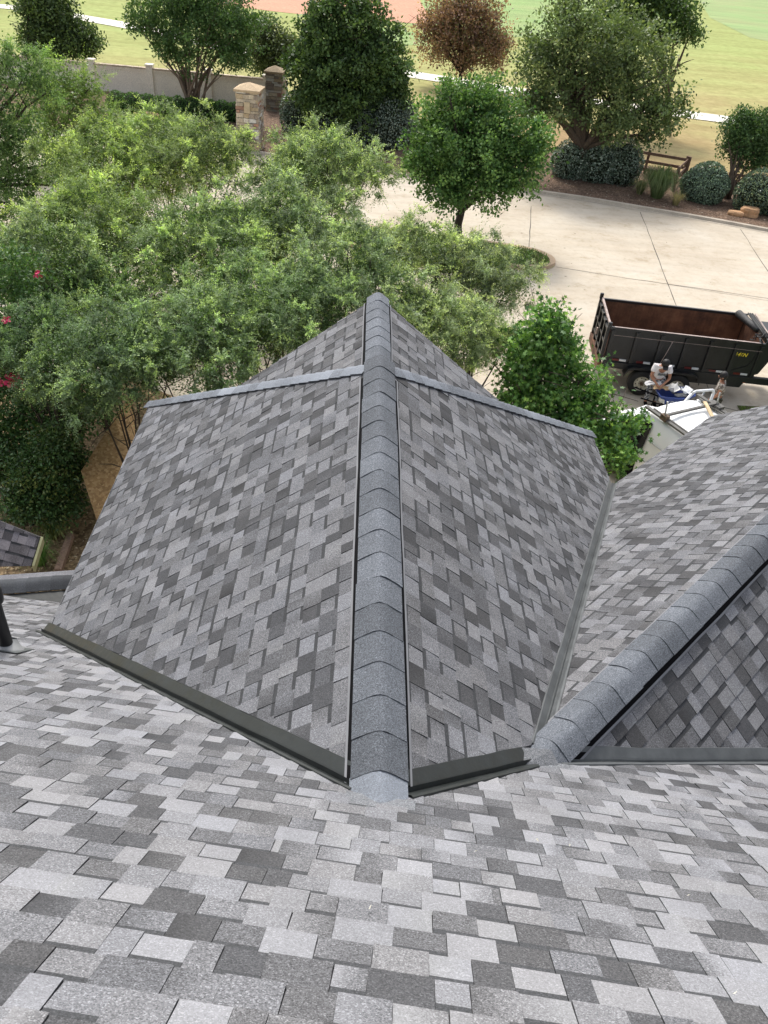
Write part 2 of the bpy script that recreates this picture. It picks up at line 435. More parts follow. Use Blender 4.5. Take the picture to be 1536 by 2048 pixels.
# split the shingles: 300 that show largest are single pieces, the rest one field
TILES.sort(key=lambda t: -t[0])
for k, (ar, VV, FF, CC) in enumerate(TILES[:300]):
    ctr = sum(VV, V((0, 0, 0)))/len(VV)
    b = MB(); b.add([p-ctr for p in VV], FF, CC); o = b.build('shingle', M['shingle'], colour=True, loc=ctr); hp(o)
b = MB()
for (ar, VV, FF, CC) in TILES[300:]: b.add(VV, FF, CC)
tag(hp(b.build('shingle_field', M['shingle'], colour=True)), kind='stuff')

# ridge caps
rc = random.Random(8)
def cap_profile(hw, tpx, raise_, rr=0.035, n=9):
    out = []
    for i in range(n):
        x = -hw+2*hw*i/(n-1); out.append((x, raise_-tpx*(math.sqrt(x*x+rr*rr)-rr)))
    return out
def cap_row(A, B, side, prof, name='ridge_cap', flip=False, e=0.235, base=0.19, lip=0.0055, endlight=False, butt=0.5):
    """caps from A (near) to B (far); side = horizontal unit vector to the right"""
    A, B = V(A), V(B); d = (B-A); L = d.length; d.normalize(); up = side.cross(d); up = up if up.z > 0 else -up
    n = max(1, round(L/e)); e = L/n
    for k in range(n):
        s0 = k*e; s1 = min(L, s0+e+0.012)
        tw = max(0.72, min(1.28, (tw if k else 1.0)+rc.uniform(-0.24, 0.24))); tone = base*tw*rc.uniform(0.96, 1.04); bt = butt*rc.choice((0.6, 0.9, 1.3, 1.7))
        if endlight and k == 0: tone = base*1.55
        c = (tone*0.91, tone*0.985, tone*1.08); wx = rc.uniform(-0.004, 0.004); wob = [rc.uniform(-0.002, 0.002) for _ in prof]
        b = MB(); vs = []; mid = A+d*(s0+e/2)
        for (s_, h) in ((s0, lip), (s1, 0.0)):
            for (x, z), wz in zip(prof, wob): vs.append(A+d*s_+side*(x+wx)+up*(z+h+wz)-mid)
        for (s_, h) in ((s0, 0.0), (s1, -0.006)):
            for (x, z) in prof: vs.append(A+d*s_+side*(x+wx)+up*(z+h)-mid)
        m = len(prof); fs = []; cs = []
        t2 = tone*rc.choice((1, 1, 0.9, 1.1)); cb = (t2*0.91, t2*0.985, t2*1.08)
        for i in range(m-1):
            kk = i/(m-2); cc = tuple(c[j]+(cb[j]-c[j])*kk for j in range(3))
            fs.append((i, i+1, m+i+1, m+i)); cs.append(cc)
        b.add(vs[:2*m], fs, cs, smooth=True)
        fs = []; cs = []
        for i in range(m-1): fs.append((2*m+i, 2*m+i+1, i+1, i)); cs.append(tuple(bt*q for q in c))
        for i0 in (0, m-1): fs.append((i0, m+i0, 3*m+i0, 2*m+i0) if i0 else (i0, 2*m+i0, 3*m+i0, m+i0)); cs.append(tuple(0.4*q for q in c))
        b.add(vs, fs, cs)
        hp(b.build(name, M['shingle'], colour=True, loc=mid))
def vent(A, B, side, tpx, hw=0.146):
    A, B = V(A), V(B); d = (B-A).normalized(); L = (B-A).length
    n = max(2, int(L/0.35))
    for sg in (-1, 1):
        b = MB(); g = MB()
        def rowpt(s_, x, h): return A+d*s_+side*(sg*x)+V((0, 0, h-tpx*x))
        w = [rc.uniform(-0.004, 0.004) for _ in range(n+1)]
        for i in range(n):
            a0, a1 = L*i/n, L*(i+1)/n
            for (bb, xa, xb, h0, h1) in ((b, hw-0.05, hw+0.020, -0.002, 0.019), (g, hw+0.020, hw+0.032, -0.002, 0.024)):
                wa, wb_ = w[i], w[i+1]
                vs = [rowpt(a0, xa+wa, h0), rowpt(a0, xb+wa, h0), rowpt(a1, xb+wb_, h0), rowpt(a1, xa+wb_, h0), rowpt(a0, xa+wa, h1), rowpt(a0, xb+wa, h1), rowpt(a1, xb+wb_, h1), rowpt(a1, xa+wb_, h1)]
                bb.add(vs, [(0,3,2,1),(4,5,6,7),(0,1,5,4),(1,2,6,5),(2,3,7,6),(3,0,4,7)])
        o = hp(b.build('ridge_vent', M['black'])); e = g.build('vent_lip', M['vent_lip']); e.parent = o
RX = V((1, 0, 0))
P1 = cap_profile(0.148, TP, 0.042, 0.035)
cap_row(NP+V((0, -0.10, 0.0)), CJ+V((0, 0.12, 0)), RX, P1, endlight=True)
vent(NP+V((0, 0.06, 0)), CJ+V((0, -0.1, 0)), RX, TP)
P1f = cap_profile(0.132, TP, 0.040, 0.035)
cap_row(F0+V((0, 0.16, 0)), FT+V((0, 0.03, 0)), RX, P1f)
vent(F0+V((0, 0.12, 0)), FT+V((0, 0.0, 0)), RX, TP, 0.13)
SD2 = V((s45, -s45, 0))
P2 = cap_profile(0.142, TP2, 0.048, 0.045)
cap_row(J2+D2*-0.05, R2E, SD2, P2)
vent(J2+D2*0.16, R2E, SD2, TP2, 0.14)
# hip rows
def hip(A, B):
    A, B = V(A), V(B); d = (B-A).normalized(); side = d.cross(V((0, 0, 1))).normalized()
    gx = TP/math.sqrt(2)
    cap_row(B, A+d*0.14, -side, cap_profile(0.125, gx*0.95, 0.016, 0.02, 7), name='hip_cap', e=0.17, base=0.26, lip=0.010)
hip(CJ, HL); hip(CJ, HRt)
# apron of shingle over the two joints
def patch(name, pts, th=0.012, tone=0.19):
    b = MB(); a = [V(p) for p in pts]; n = (a[1]-a[0]).cross(a[2]-a[0]).normalized(); n = n if n.z > 0 else -n
    b.prism(a, n*th); b.c = [(tone*0.97, tone, tone*1.03)]*len(b.f); return hp(b.build(name, M['shingle'], colour=True))
def ms(u, v, n=0.016): return mainS.at(u, v, n)
patch('joint_cap', [ms(uN-0.17, vN+0.02, 0.012), ms(uN-0.16, vN-0.13, -0.003), ms(uN+0.02, vN-0.16, -0.004), ms(uN+0.17, vN-0.12, -0.003), ms(uN+0.175, vN+0.02, 0.012)], 0.003, 0.24)
patch('joint_cap', [J2+V((-0.12, 0.05, 0.085)), J2+V((-0.10, -0.09, 0.10)), J2+V((0.02, -0.16, 0.06)), J2+V((0.16, -0.10, 0.012)), J2+V((0.10, 0.06, 0.06))], 0.004, 0.19)
patch('joint_cap', [ms(uJ-0.15, vJ+0.0, 0.016), ms(uJ-0.14, vJ-0.17, -0.002), ms(uJ+0.02, vJ-0.20, -0.004), ms(uJ+0.20, vJ-0.13, -0.002), ms(uJ+0.22, vJ-0.0, 0.016)], 0.003, 0.21)

# valley flashings
def valley(A, B, SA, SB, wa, wb_, mat, label, rib=0.026, lift=0.016, extra=0.0):
    A, B = V(A), V(B); d = (B-A).normalized(); B = B+d*extra; L = (B-A).length
    def inplane(S_, away):
        q = S_.N.cross(d).normalized()
        m_ = A+d*1.0
        return q if (q.dot(away) > 0) else -q
    mida = SA.O+SA.Vd*2.0-A; midb = SB.at(*SB.uv(A), 0)-A
    a = SA.N.cross(d).normalized(); b_ = SB.N.cross(d).normalized()
    # each leaf of the valley points away from the other slope: uphill on its own plane
    if a.dot(SA.Vd) > 0: a = -a
    if b_.dot(SB.Vd) > 0: b_ = -b_
    up = (SA.N+SB.N).normalized()
    n = max(6, int(L/0.25)); rngv = random.Random(int(A.x*100))
    prof = [(a*wa+SA.N*0.004), (a*(wa-0.004)+SA.N*lift), (a*0.034+SA.N*(lift*0.8)), (a*0.010+up*0.012), (up*(rib+0.018)), (b_*0.010+up*0.012), (b_*0.03+SB.N*lift*0.8), (b_*(wb_-0.012)+SB.N*(lift+0.004)), (b_*wb_+SB.N*(lift-0.002)), (b_*wb_+SB.N*0.0)]
    bb = MB(); vs = []; m = len(prof)
    for i in range(n+1):
        w = rngv.uniform(-0.0035, 0.0035)
        for p in prof: vs.append(A+d*(L*i/n)+p+up*(w*0.5)+p.normalized()*w)
    fs = [(i*m+k, i*m+k+1, (i+1)*m+k+1, (i+1)*m+k) for i in range(n) for k in range(m-1)]
    bb.add(vs, fs)
    o = hp(bb.build('valley_flashing', M[mat])); o['label'] = label
    md = o.modifiers.new('thickness', 'SOLIDIFY'); md.thickness = 0.0015; md.offset = 1
    return o
dv = (VL-NP).normalized()
valley(NP+dv*0.16, VL, gabL, mainS, 0.112, 0.07, 'flash_dark', 'dark green-grey metal valley left of the central ridge', extra=0.12)
dv = (J2-NP).normalized()
valley(NP+dv*0.16, J2-dv*0.1, gabR, mainS, 0.115, 0.08, 'flash_dark', 'short dark metal valley between the two ridges')
dv = (W2-J2).normalized()
valley(J2+dv*0.12, W2, gabR, gab2L, 0.078, 0.066, 'flash_grey', 'long grey metal valley between the two gables', rib=0.016, lift=0.014, extra=0.05)
dv = (Q2b-J2).normalized()
valley(J2+dv*0.16, Q2b, gab2R, mainS, 0.105, 0.075, 'flash_grey', 'grey metal valley under the angled gable', rib=0.012, lift=0.014)

# eave and rake trim, walls
def trim(A, B, w=0.02, h=0.16, mat='fascia', up=0.0, name='fascia'):
    A, B = V(A), V(B); d = (B-A).normalized(); s = d.cross(V((0, 0, 1))).normalized()*w/2
    b = MB(); b.prism([A-s+V((0, 0, up-h)), A+s+V((0, 0, up-h)), A+s+V((0, 0, up-0.012)), A-s+V((0, 0, up-0.012))], B-A); return hp(b.build(name, M[mat]))
trim(VL+V((0.02, 0, -.02)), HL+V((0.02, 0, -.02))); trim(W2+V((-0.02, 0, -.02)), HRt+V((-0.02, 0, -.02)))
trim(W2-L2*0.02+V((0, 0, -.02)), E2-L2*0.02+V((0, 0, -.02))); trim(E2-D2*0.03+V((0, 0, -.03)), R2E-D2*0.03+V((0, 0, -.03)))
trim(FT+V((0, -0.03, -.03)), fl[2]+V((0, -0.03, -.03))); trim(FT+V((0, -0.03, -.03)), fr[2]+V((0, -0.03, -.03)))
trim(c2+V((0.03, 0, 0.02)), c3+V((0.03, 0, 0.02)), w=0.04, h=0.12, name='rake_board').data.materials[0] = simple('pale_yellow_rake', (0.45, 0.45, 0.25), 0.6)
wl = MB(); wl.box((X0-WL+0.45, 5.5, 0), (X0+WR-0.5, YJ+WL-0.5, 4.75)); hp(wl.build('wall', M['stucco']))
wl = MB(); wl.box((-6.5, -5, 0), (5.2, 5.6, 3.4)); hp(wl.build('wall', M['stucco']))
ang = Matrix.Translation(J2-V((0, 0, J2.z))) @ Matrix.Rotation(rad(45), 4, 'Z')
wl = MB(); wl.box((2.6, -2.7, 0), (G2LEN-0.4, wl2-0.45, 4.6), M=ang); hp(wl.build('wall', M['stucco']))
_a, _b, _c = R2E-D2*0.42, E2-D2*0.42-L2*0.45, E2r-D2*0.42+L2*0.45
wl = MB(); wl.prism([_b+V((0, 0, -.35)), _a+V((0, 0, -.3)), _c+V((0, 0, -.35)), V((_c.x, _c.y, 4.0)), V((_b.x, _b.y, 4.0))], D2*0.1); hp(wl.build('gable_wall', M['stucco']))
wl = MB(); wl.prism([FT+V((0, -.35, -.15)), fl[2]+V((.4, -.35, -.05)), V((fl[2].x+.4, FT.y-.35, 0)), V((fr[2].x-.4, FT.y-.35, 0)), fr[2]+V((-.4, -.35, -.05))], (0, -0.15, 0)); hp(wl.build('gable_wall', M['stucco']))

# low ridge beyond the foreground slope, far left, with its dark metal apron
LA, LB = G(-70, 1178, ZLOW+0.1), G(175, 1160, ZLOW+0.1)
ld = (LB-LA).normalized(); lsd = ld.cross(V((0, 0, 1))).normalized()
cap_row(LA, LB, lsd, cap_profile(0.14, 0.6, 0.05, 0.04), e=0.15, base=0.065, lip=0.01)
b = MB(); b.prism([LA+lsd*0.13+V((0, 0, -0.03)), LA+lsd*0.34+V((0, 0, -0.09)), LA+lsd*0.34+V((0, 0, -0.4)), LA+lsd*0.13+V((0, 0, -0.4))], LB-LA); hp(b.build('flashing_apron', M['flash_dark']))
lowb = Slope(LA+V((0, 0, 0)), (-(-lsd.x)*0.35, -(-lsd.y)*0.35))
b = MB(); b.prism([LA-lsd*0.1-V((0, 0, 0.03)), LA-lsd*0.36-V((0, 0, 0.12)), LA-lsd*0.36-V((0, 0, 0.18)), LA-lsd*0.1-V((0, 0, 0.09))], LB-LA); b.c = [(0.2, 0.2, 0.21)]*len(b.f); hp(b.build('low_back_slope', M['shingle'], colour=True))

# plumbing vent pipe
PB = on_plane(16, 1300, list(mainS.N), list(NP))
mt = simple('pipe_black', (0.012, 0.012, 0.013), 0.42)
pipe = MB(); pipe.lathe([(0.055, -0.1), (0.055, 0.62)], 20); po = hp(pipe.build('vent_pipe', mt, loc=PB))
pc = MB(); pc.lathe([(0.056, 0.54), (0.082, 0.56), (0.086, 0.60), (0.086, 0.70), (0.080, 0.705), (0.074, 0.70), (0.072, 0.64)], 24)
o = pc.build('pipe_cap', mt); o.parent = po
pc = MB(); pc.lathe([(0.001, 0.685), (0.03, 0.688), (0.045, 0.675), (0.052, 0.645), (0.04, 0.62)], 20); o = pc.build('inner_pipe', simple('pipe_white', (0.6, 0.6, 0.62), 0.4)); o.parent = po
nm = mainS.N.to_track_quat('Z', 'Y').to_matrix().to_4x4()
fc = MB(); fc.lathe([(0.13, 0.012), (0.115, 0.03), (0.09, 0.05), (0.06, 0.09), (0.056, 0.10)], 24, M=nm); o = fc.build('pipe_boot', simple('boot_grey', (0.3, 0.31, 0.31), 0.4)); o.parent = po
fc = MB(); fc.box((-0.16, -0.13, 0.013), (0.16, 0.2, 0.018), M=Matrix((mainS.U.to_4d(), (-mainS.Vd).to_4d(), mainS.N.to_4d(), (0, 0, 0, 1))).transposed() if False else Matrix.Identity(4))
fl_m = Matrix.Identity(4)
for i, ax in enumerate((mainS.U, -mainS.Vd, mainS.N)):
    for j in range(3): fl_m[j][i] = ax[j]
fc = MB(); fc.box((-0.16, -0.13, 0.012), (0.16, 0.17, 0.017), M=fl_m); o = fc.build('base_flashing', M['flash_grey']); o.parent = po
# a few dropped nails and granule chips on the slopes
b = MB(); rr_ = random.Random(5)
for (sl_, uu, vv) in [(mainS, rr_.uniform(-1.2, 1.4), rr_.uniform(-1.6, -0.2)) for _ in range(7)]+[(gabL, rr_.uniform(-5, -0.5), rr_.uniform(0.5, 3.5)) for _ in range(16)]+[(gabR, rr_.uniform(0.8, 5), rr_.uniform(0.3, 2)) for _ in range(8)]:
    p = sl_.at(uu, vv, 0.018); a_ = rr_.uniform(0, 6); q = V((math.cos(a_), math.sin(a_), 0))*0.008; b.add([p, p+q*1.6, p+q*1.3+V((0.005, 0.004, 0.004)), p+V((0.004, -0.003, 0.006))], [(0, 1, 2, 3)])
tag(hp(b.build('roofing_scrap', simple('scrap_pale', (0.6, 0.58, 0.5), 0.5))), kind='stuff')

# ------------------------------------------------------------------ ground, street, beds, park
def sheet(name, pts, z, mat, th=0.004, kind='structure', dens=None):
    b = MB(); b.add([V((p[0], p[1], z)) for p in pts], [tuple(range(len(pts)))]); o = b.build(name, mat)
    if o.data.polygons[0].normal.z < 0: o.data.flip_normals()
    if kind: o['kind'] = kind
    return o
def turf(name, lush, dry, scale=0.12, dirt=None):
    m, t, b = newmat(name); p = posn(t)
    n1 = noise(t, p, scale, 5, 0.6); c = ramp(t, n1, [(0.35, dry), (0.62, lush)])
    mp = nd(t, 'ShaderNodeMapping'); mp.inputs['Scale'].default_value = (0.15, 1.1, 1); mp.inputs['Rotation'].default_value = (0, 0, 0.3); t.links.new(p, mp.inputs[0])
    n2 = noise(t, mp.outputs[0], 0.5, 4); c = mul(t, c, ramp(t, n2, [(0.3, 0.86), (0.7, 1.12)]))
    c = mul(t, c, ramp(t, noise(t, p, 26, 4, 0.7), [(0.25, 0.6), (0.75, 1.35)]))
    t.links.new(c, b.inputs['Base Color']); b.inputs['Roughness'].default_value = 0.95; b.inputs['Specular IOR Level'].default_value = 0.15
    bp = nd(t, 'ShaderNodeBump', Strength=0.7, Distance=0.05); t.links.new(noise(t, p, 40, 3, 0.8), bp.inputs['Height']); t.links.new(bp.outputs[0], b.inputs['Normal'])
    return m
# park lawn: dry near the fence and to the right, green further out
m, t, b = newmat('park_turf'); p = posn(t)
sp = nd(t, 'ShaderNodeSeparateXYZ'); t.links.new(p, sp.inputs[0])
n1 = noise(t, p, 0.07, 5, 0.6)
ma = nd(t, 'ShaderNodeMath', operation='MULTIPLY'); t.links.new(sp.outputs['Y'], ma.inputs[0]); ma.inputs[1].default_value = 0.014
mb_ = nd(t, 'ShaderNodeMath', operation='MULTIPLY_ADD'); t.links.new(sp.outputs['X'], mb_.inputs[0]); mb_.inputs[1].default_value = -0.006; t.links.new(ma.outputs[0], mb_.inputs[2])
mc = nd(t, 'ShaderNodeMath', operation='ADD'); t.links.new(mb_.outputs[0], mc.inputs[0]); t.links.new(n1, mc.inputs[1])
c = ramp(t, mc.outputs[0], [(0.0, (0.36, 0.255, 0.15)), (0.3, (0.37, 0.31, 0.16)), (0.6, (0.37, 0.37, 0.165)), (0.9, (0.33, 0.38, 0.15))])
for e_, k in zip(t.nodes['Color Ramp'].color_ramp.elements, (0.50, 0.60, 0.70, 0.86)): e_.position = k
md_ = nd(t, 'ShaderNodeMath', operation='MULTIPLY'); t.links.new(mc.outputs[0], md_.inputs[0]); md_.inputs[1].default_value = 0.5
t.links.new(md_.outputs[0], t.nodes['Color Ramp'].inputs[0])
mp = nd(t, 'ShaderNodeMapping'); mp.inputs['Scale'].default_value = (0.12, 0.8, 1); mp.inputs['Rotation'].default_value = (0, 0, 0.15); t.links.new(p, mp.inputs[0])
c = mul(t, c, ramp(t, noise(t, mp.outputs[0], 0.6, 5), [(0.3, (0.88, 0.84, 0.8)), (0.7, (1.1, 1.12, 1.1))]))
c = mul(t, c, ramp(t, noise(t, p, 1.3, 7, 0.75), [(0.3, (0.74, 0.72, 0.66)), (0.7, (1.18, 1.16, 1.12))]))
t.links.new(c, b.inputs['Base Color']); b.inputs['Roughness'].default_value = 0.95; b.inputs['Specular IOR Level'].default_value = 0.1
M['park'] = m
M['clay'] = simple('infield_clay', (0.52, 0.27, 0.17), 0.95, var=0.07, scale=0.3, fine=3)
M['infield'] = turf('infield_turf', (0.27, 0.40, 0.15), (0.32, 0.39, 0.17), 0.1)
M['lawn'] = turf('yard_turf', (0.07, 0.13, 0.03), (0.16, 0.14, 0.07), 0.5)
# concrete
m, t, b = newmat('street_concrete'); p = posn(t)
c = ramp(t, noise(t, p, 0.35, 6, 0.65), [(0.3, (0.47, 0.40, 0.31)), (0.5, (0.545, 0.48, 0.385)), (0.7, (0.59, 0.535, 0.45))])
mp = nd(t, 'ShaderNodeMapping'); mp.inputs['Scale'].default_value = (0.25, 2.2, 1); mp.inputs['Rotation'].default_value = (0, 0, 0.22); t.links.new(p, mp.inputs[0])
c = mul(t, c, ramp(t, noise(t, mp.outputs[0], 0.8, 5, 0.7), [(0.25, 0.88), (0.7, 1.05)]))
c = mul(t, c, ramp(t, noise(t, p, 3.5, 6, 0.75), [(0.28, (0.86, 0.82, 0.76)), (0.5, (1, 1, 1))]))
c = mul(t, c, ramp(t, noise(t, p, 45, 3, 0.7), [(0.3, 0.93), (0.7, 1.06)]))
c = mul(t, c, ramp(t, noise(t, p, 0.9, 7, 0.75), [(0.32, (0.80, 0.76, 0.70)), (0.46, (1, 1, 1))]))
spots = nd(t, 'ShaderNodeTexVoronoi', Scale=0.8); t.links.new(p, spots.inputs['Vector'])
c = mul(t, c, ramp(t, spots.outputs['Distance'], [(0.02, (0.45, 0.42, 0.4)), (0.05, (1, 1, 1))]))
t.links.new(c, b.inputs['Base Color']); b.inputs['Roughness'].default_value = 0.85; b.inputs['Specular IOR Level'].default_value = 0.3
M['street'] = m
M['kerb'] = simple('kerb_concrete', (0.44, 0.385, 0.31), 0.9, var=0.16, scale=1.6, fine=30)
M['walk'] = simple('walk_concrete', (0.72, 0.68, 0.60), 0.85, var=0.05, scale=0.6, fine=12)
M['joint'] = simple('joint_tar', (0.09, 0.08, 0.07), 0.9, var=0.3, scale=2)
def mulchmat(name, cols):
    m, t, b = newmat(name); p = posn(t)
    c = ramp(t, noise(t, p, 1.2, 5), [(0.3, cols[0]), (0.7, cols[1])])
    v = nd(t, 'ShaderNodeTexVoronoi', Scale=17.0); t.links.new(p, v.inputs['Vector']); s_ = nd(t, 'ShaderNodeSeparateColor'); t.links.new(v.outputs['Color'], s_.inputs[0])
    c = mul(t, c, ramp(t, s_.outputs[0], [(0.0, 0.5), (0.6, 1.1), (0.95, 1.4), (1.0, 2.2)]))
    t.links.new(c, b.inputs['Base Color']); b.inputs['Roughness'].default_value = 1.0; b.inputs['Specular IOR Level'].default_value = 0.1
    bp = nd(t, 'ShaderNodeBump', Strength=0.9, Distance=0.04); t.links.new(s_.outputs[1], bp.inputs['Height']); t.links.new(bp.outputs[0], b.inputs['Normal']); return m
M['mulch'] = mulchmat('bed_mulch', ((0.15, 0.105, 0.08), (0.22, 0.15, 0.105)))
M['mulch2'] = mulchmat('yard_mulch', ((0.20, 0.14, 0.08), (0.30, 0.22, 0.13)))

sheet('ground', [(-400, -120), (400, -120), (400, 700), (-400, 700)], -0.02, M['park'])
def gp(*pp): return [G(x, y) for x, y in pp]
kerb_px = [(-120, 246), (100, 258), (270, 272), (350, 281), (450, 297), (560, 315), (680, 328), (740, 336), (790, 350), (900, 366), (1000, 377), (1090, 388), (1180, 401), (1280, 418), (1400, 438), (1536, 463), (1700, 495)]
KP = [G(*q) for q in kerb_px]
bed_back = [V((KP[-1].x+0.5, KP[-1].y+8, 0)), V((19.5, 45.5, 0)), V((11, 48.5, 0)), V((2, 51.5, 0)), V((-8, 54.5, 0)), V((-16, 55.5, 0)), V((-40, 58, 0))]
sheet('planting_bed', [V((p.x, p.y, 0)) for p in KP]+bed_back, 0.06, M['mulch'])
sheet('street', [V((p.x, p.y, 0)) for p in KP]+[V((26, 20.4, 0)), V((11.2, 20.2, 0)), V((10.6, 14, 0)), V((10.6, 6, 0)), V((3.9, 6, 0)), V((3.6, 13.5, 0)), V((-1, 16.5, 0)), V((-6, 19.5, 0)), V((-26, 21, 0))], -0.004, M['street'])
sheet('yard', [V((-30, 21.2, 0)), V((-6, 19.6, 0)), V((-1, 16.5, 0)), V((3.55, 13.4, 0)), V((3.8, -20, 0)), V((-30, -20, 0))], -0.008, M['mulch2'])
sheet('lawn_strip', [V((11.15, 20.15, 0)), V((40, 20.4, 0)), V((40, 2, 0)), V((10.7, 2, 0)), V((10.65, 14, 0))], 0.02, M['lawn'])
def kerb(name, line, w=0.17, h=0.13, closed=False, mat='kerb', z0=0.0):
    b = MB(); P = [V((p[0], p[1], z0)) for p in line]; n = len(P); vs = []
    for i, p in enumerate(P):
        a = P[(i-1) % n] if closed or i else P[i]; c_ = P[(i+1) % n] if closed or i < n-1 else P[i]
        tdir = (c_-a).normalized(); s_ = tdir.cross(V((0, 0, 1)))
        for (k, z) in ((-w*1.7, 0.006), (-w*0.75, 0.02), (-w*0.5, h), (w*0.6, h+0.008), (w*0.7, -0.01)): vs.append(p-s_*k+V((0, 0, z)))
    m_ = 5; fs = []
    for i in range(n if closed else n-1):
        j = (i+1) % n
        for k in range(m_-1): fs.append((i*m_+k, j*m_+k, j*m_+k+1, i*m_+k+1))
    b.add(vs, fs); o = b.build(name, M[mat]); o['kind'] = 'structure'; return o
def smooth(line, k=4):
    out = []
    for i in range(len(line)-1):
        p0 = line[max(i-1, 0)]; p1 = line[i]; p2 = line[i+1]; p3 = line[min(i+2, len(line)-1)]
        for j in range(k):
            t_ = j/k; out.append(0.5*((2*p1)+(p2-p0)*t_+(2*p0-5*p1+4*p2-p3)*t_**2+(-p0+3*p1-3*p2+p3)*t_**3))
    out.append(line[-1]); return out
kerb('street_kerb', smooth(KP, 2))
# kerbed island
isl = [V(p) for p in ((7.55, 30.75, 0), (7.35, 31.4, 0), (6.6, 31.95, 0), (4.2, 32.45, 0), (0, 33.2, 0), (-4, 33.9, 0), (-6, 33.9, 0), (-6.6, 33.2, 0), (-6, 32.4, 0), (-3, 31.6, 0), (1, 30.8, 0), (4.5, 30.15, 0), (6.2, 29.9, 0), (7.2, 30.15, 0))]
isl2 = []
for i in range(len(isl)):
    p0, p1, p2, p3 = isl[i-1], isl[i], isl[(i+1) % len(isl)], isl[(i+2) % len(isl)]
    for j in range(3):
        t_ = j/3; isl2.append(0.5*((2*p1)+(p2-p0)*t_+(2*p0-5*p1+4*p2-p3)*t_**2+(-p0+3*p1-3*p2+p3)*t_**3))
sheet('island_turf', isl2, 0.125, M['lawn'])
M['kerb_tan'] = simple('kerb_tan', (0.46, 0.34, 0.23), 0.9, var=0.12, scale=1.5, fine=30)
kerb('island_kerb', isl2[::-1], w=0.20, h=0.13, closed=True, mat='kerb_tan')
# joints in the concrete
def joint(a, b_, w=0.035, z=0.0005):
    a, b_ = V(a), V(b_); a.z = b_.z = z; d = (b_-a); n = max(2, int(d.length/0.7)); s_ = d.normalized().cross(V((0, 0, 1)))
    rng = random.Random(int(a.x*50+a.y)); b = MB(); vs = []
    for i in range(n+1):
        p = a+d*(i/n)+s_*rng.uniform(-0.02, 0.02); ww = w*rng.uniform(0.5, 1.15)/2; vs += [p-s_*ww, p+s_*ww]
    b.add(vs, [(2*i, 2*i+1, 2*i+3, 2*i+2) for i in range(n)]); o = b.build('street_joint', M['joint']); o['kind'] = 'structure'
for a, b_ in (((1281, 424), (1352, 610)), ((1352, 610), (1440, 840)), ((1062, 412), (1058, 498)), ((1055, 548), (1085, 660)), ((1481, 458), (1580, 610)), ((1112, 534), (1250, 556)), ((1250, 556), (1420, 580)), ((1420, 580), (1640, 612)), ((690, 370), (640, 460)), ((1380, 800), (1600, 850))):
    joint(G(*a), G(*b_))
joint(G(1282, 560), G(1640, 618), 0.02); 
# walk, infield
wl_px = [(-300, -10), (-60, 8), (60, 18), (150, 33), (300, 60), (460, 97), (640, 126), (830, 150), (1000, 177), (1200, 206), (1450, 239), (1700, 272)]
WP = smooth([G(*q) for q in wl_px], 3); ws = []
for i, p in enumerate(WP):
    tdir = (WP[min(i+1, len(WP)-1)]-WP[max(i-1, 0)]).normalized(); s_ = tdir.cross(V((0, 0, 1))); ws.append((p+s_*1.35, p-s_*1.35))
b = MB(); b.add([q for pr in ws for q in (V((pr[0].x, pr[0].y, 0.02)), V((pr[1].x, pr[1].y, 0.02)))], [(2*i, 2*i+2, 2*i+3, 2*i+1) for i in range(len(ws)-1)])
o = b.build('park_walk', M['walk']); o['kind'] = 'structure'
if o.data.polygons[0].normal.z < 0: o.data.flip_normals()
sheet('infield_turf', [G(820, 50), G(845, 48), G(1000, 72), G(1120, 78), G(1235, 62), G(1250, 20), G(1180, -20), G(860, -20), G(845, 0)], -0.006, M['infield'])
sheet('infield_turf', [G(1380, -30), G(1420, 35), G(1500, 75), G(1600, 95), G(1700, 90), G(1640, -20)], -0.006, turf('outfield_turf', (0.29, 0.40, 0.17), (0.33, 0.38, 0.18), 0.1))
sheet('infield_turf', [G(640, 34), G(850, 68), G(860, 92), G(820, 90), G(640, 60)], -0.0065, M['infield'])
sheet('infield_clay', [G(430, 8), G(560, 24), G(700, 38), G(850, 48), G(866, 44), G(845, 10), G(830, -15), G(700, -50), G(460, -40)], 0.002, M['clay'])

# litter and mulch chips in the yard and the planting bed
def chips(name, pts_fn, n, size, mats_cols, seed, z):
    rng = random.Random(seed); b = MB()
    for _ in range(n):
        p = pts_fn(rng); a = rng.uniform(0, 6.3); s_ = size*rng.uniform(0.5, 1.4); d = V((math.cos(a), math.sin(a), rng.uniform(-.2, .4)))*s_; e = V((-math.sin(a), math.cos(a), rng.uniform(0, .4)))*s_*0.5
        c_ = rng.choice(mats_cols); q = V((p[0], p[1], z)); b.add([q-d*.5, q+e*.5, q+d*.5, q-e*.5], [(0, 1, 2, 3)], [c_])
    m_ = M['chip']; o = b.build(name, m_, colour=True); o['kind'] = 'stuff'; return o
m, t, b = newmat('chip'); a = nd(t, 'ShaderNodeAttribute', attribute_name='tone').outputs['Color']; t.links.new(a, b.inputs['Base Color']); b.inputs['Roughness'].default_value = 0.9; M['chip'] = m
def in_bed(rng):
    i = rng.randrange(7, len(KP)-1); p = KP[i].lerp(KP[i+1], rng.random()); return (p.x+rng.uniform(0, 1.5), p.y+rng.uniform(0.3, 3.8))
tag(chips('leaf_litter', in_bed, 2600, 0.09, [(0.30, 0.22, 0.15), (0.42, 0.35, 0.26), (0.12, 0.08, 0.06), (0.25, 0.15, 0.1)], 3, 0.075))
tag(chips('yard_litter', lambda r_: (r_.uniform(-6.6, -4.4), r_.uniform(10.5, 14.5)), 1700, 0.06, [(0.5, 0.38, 0.2), (0.3, 0.2, 0.1), (0.62, 0.52, 0.34), (0.16, 0.1, 0.06), (0.4, 0.3, 0.16)], 4, 0.01))
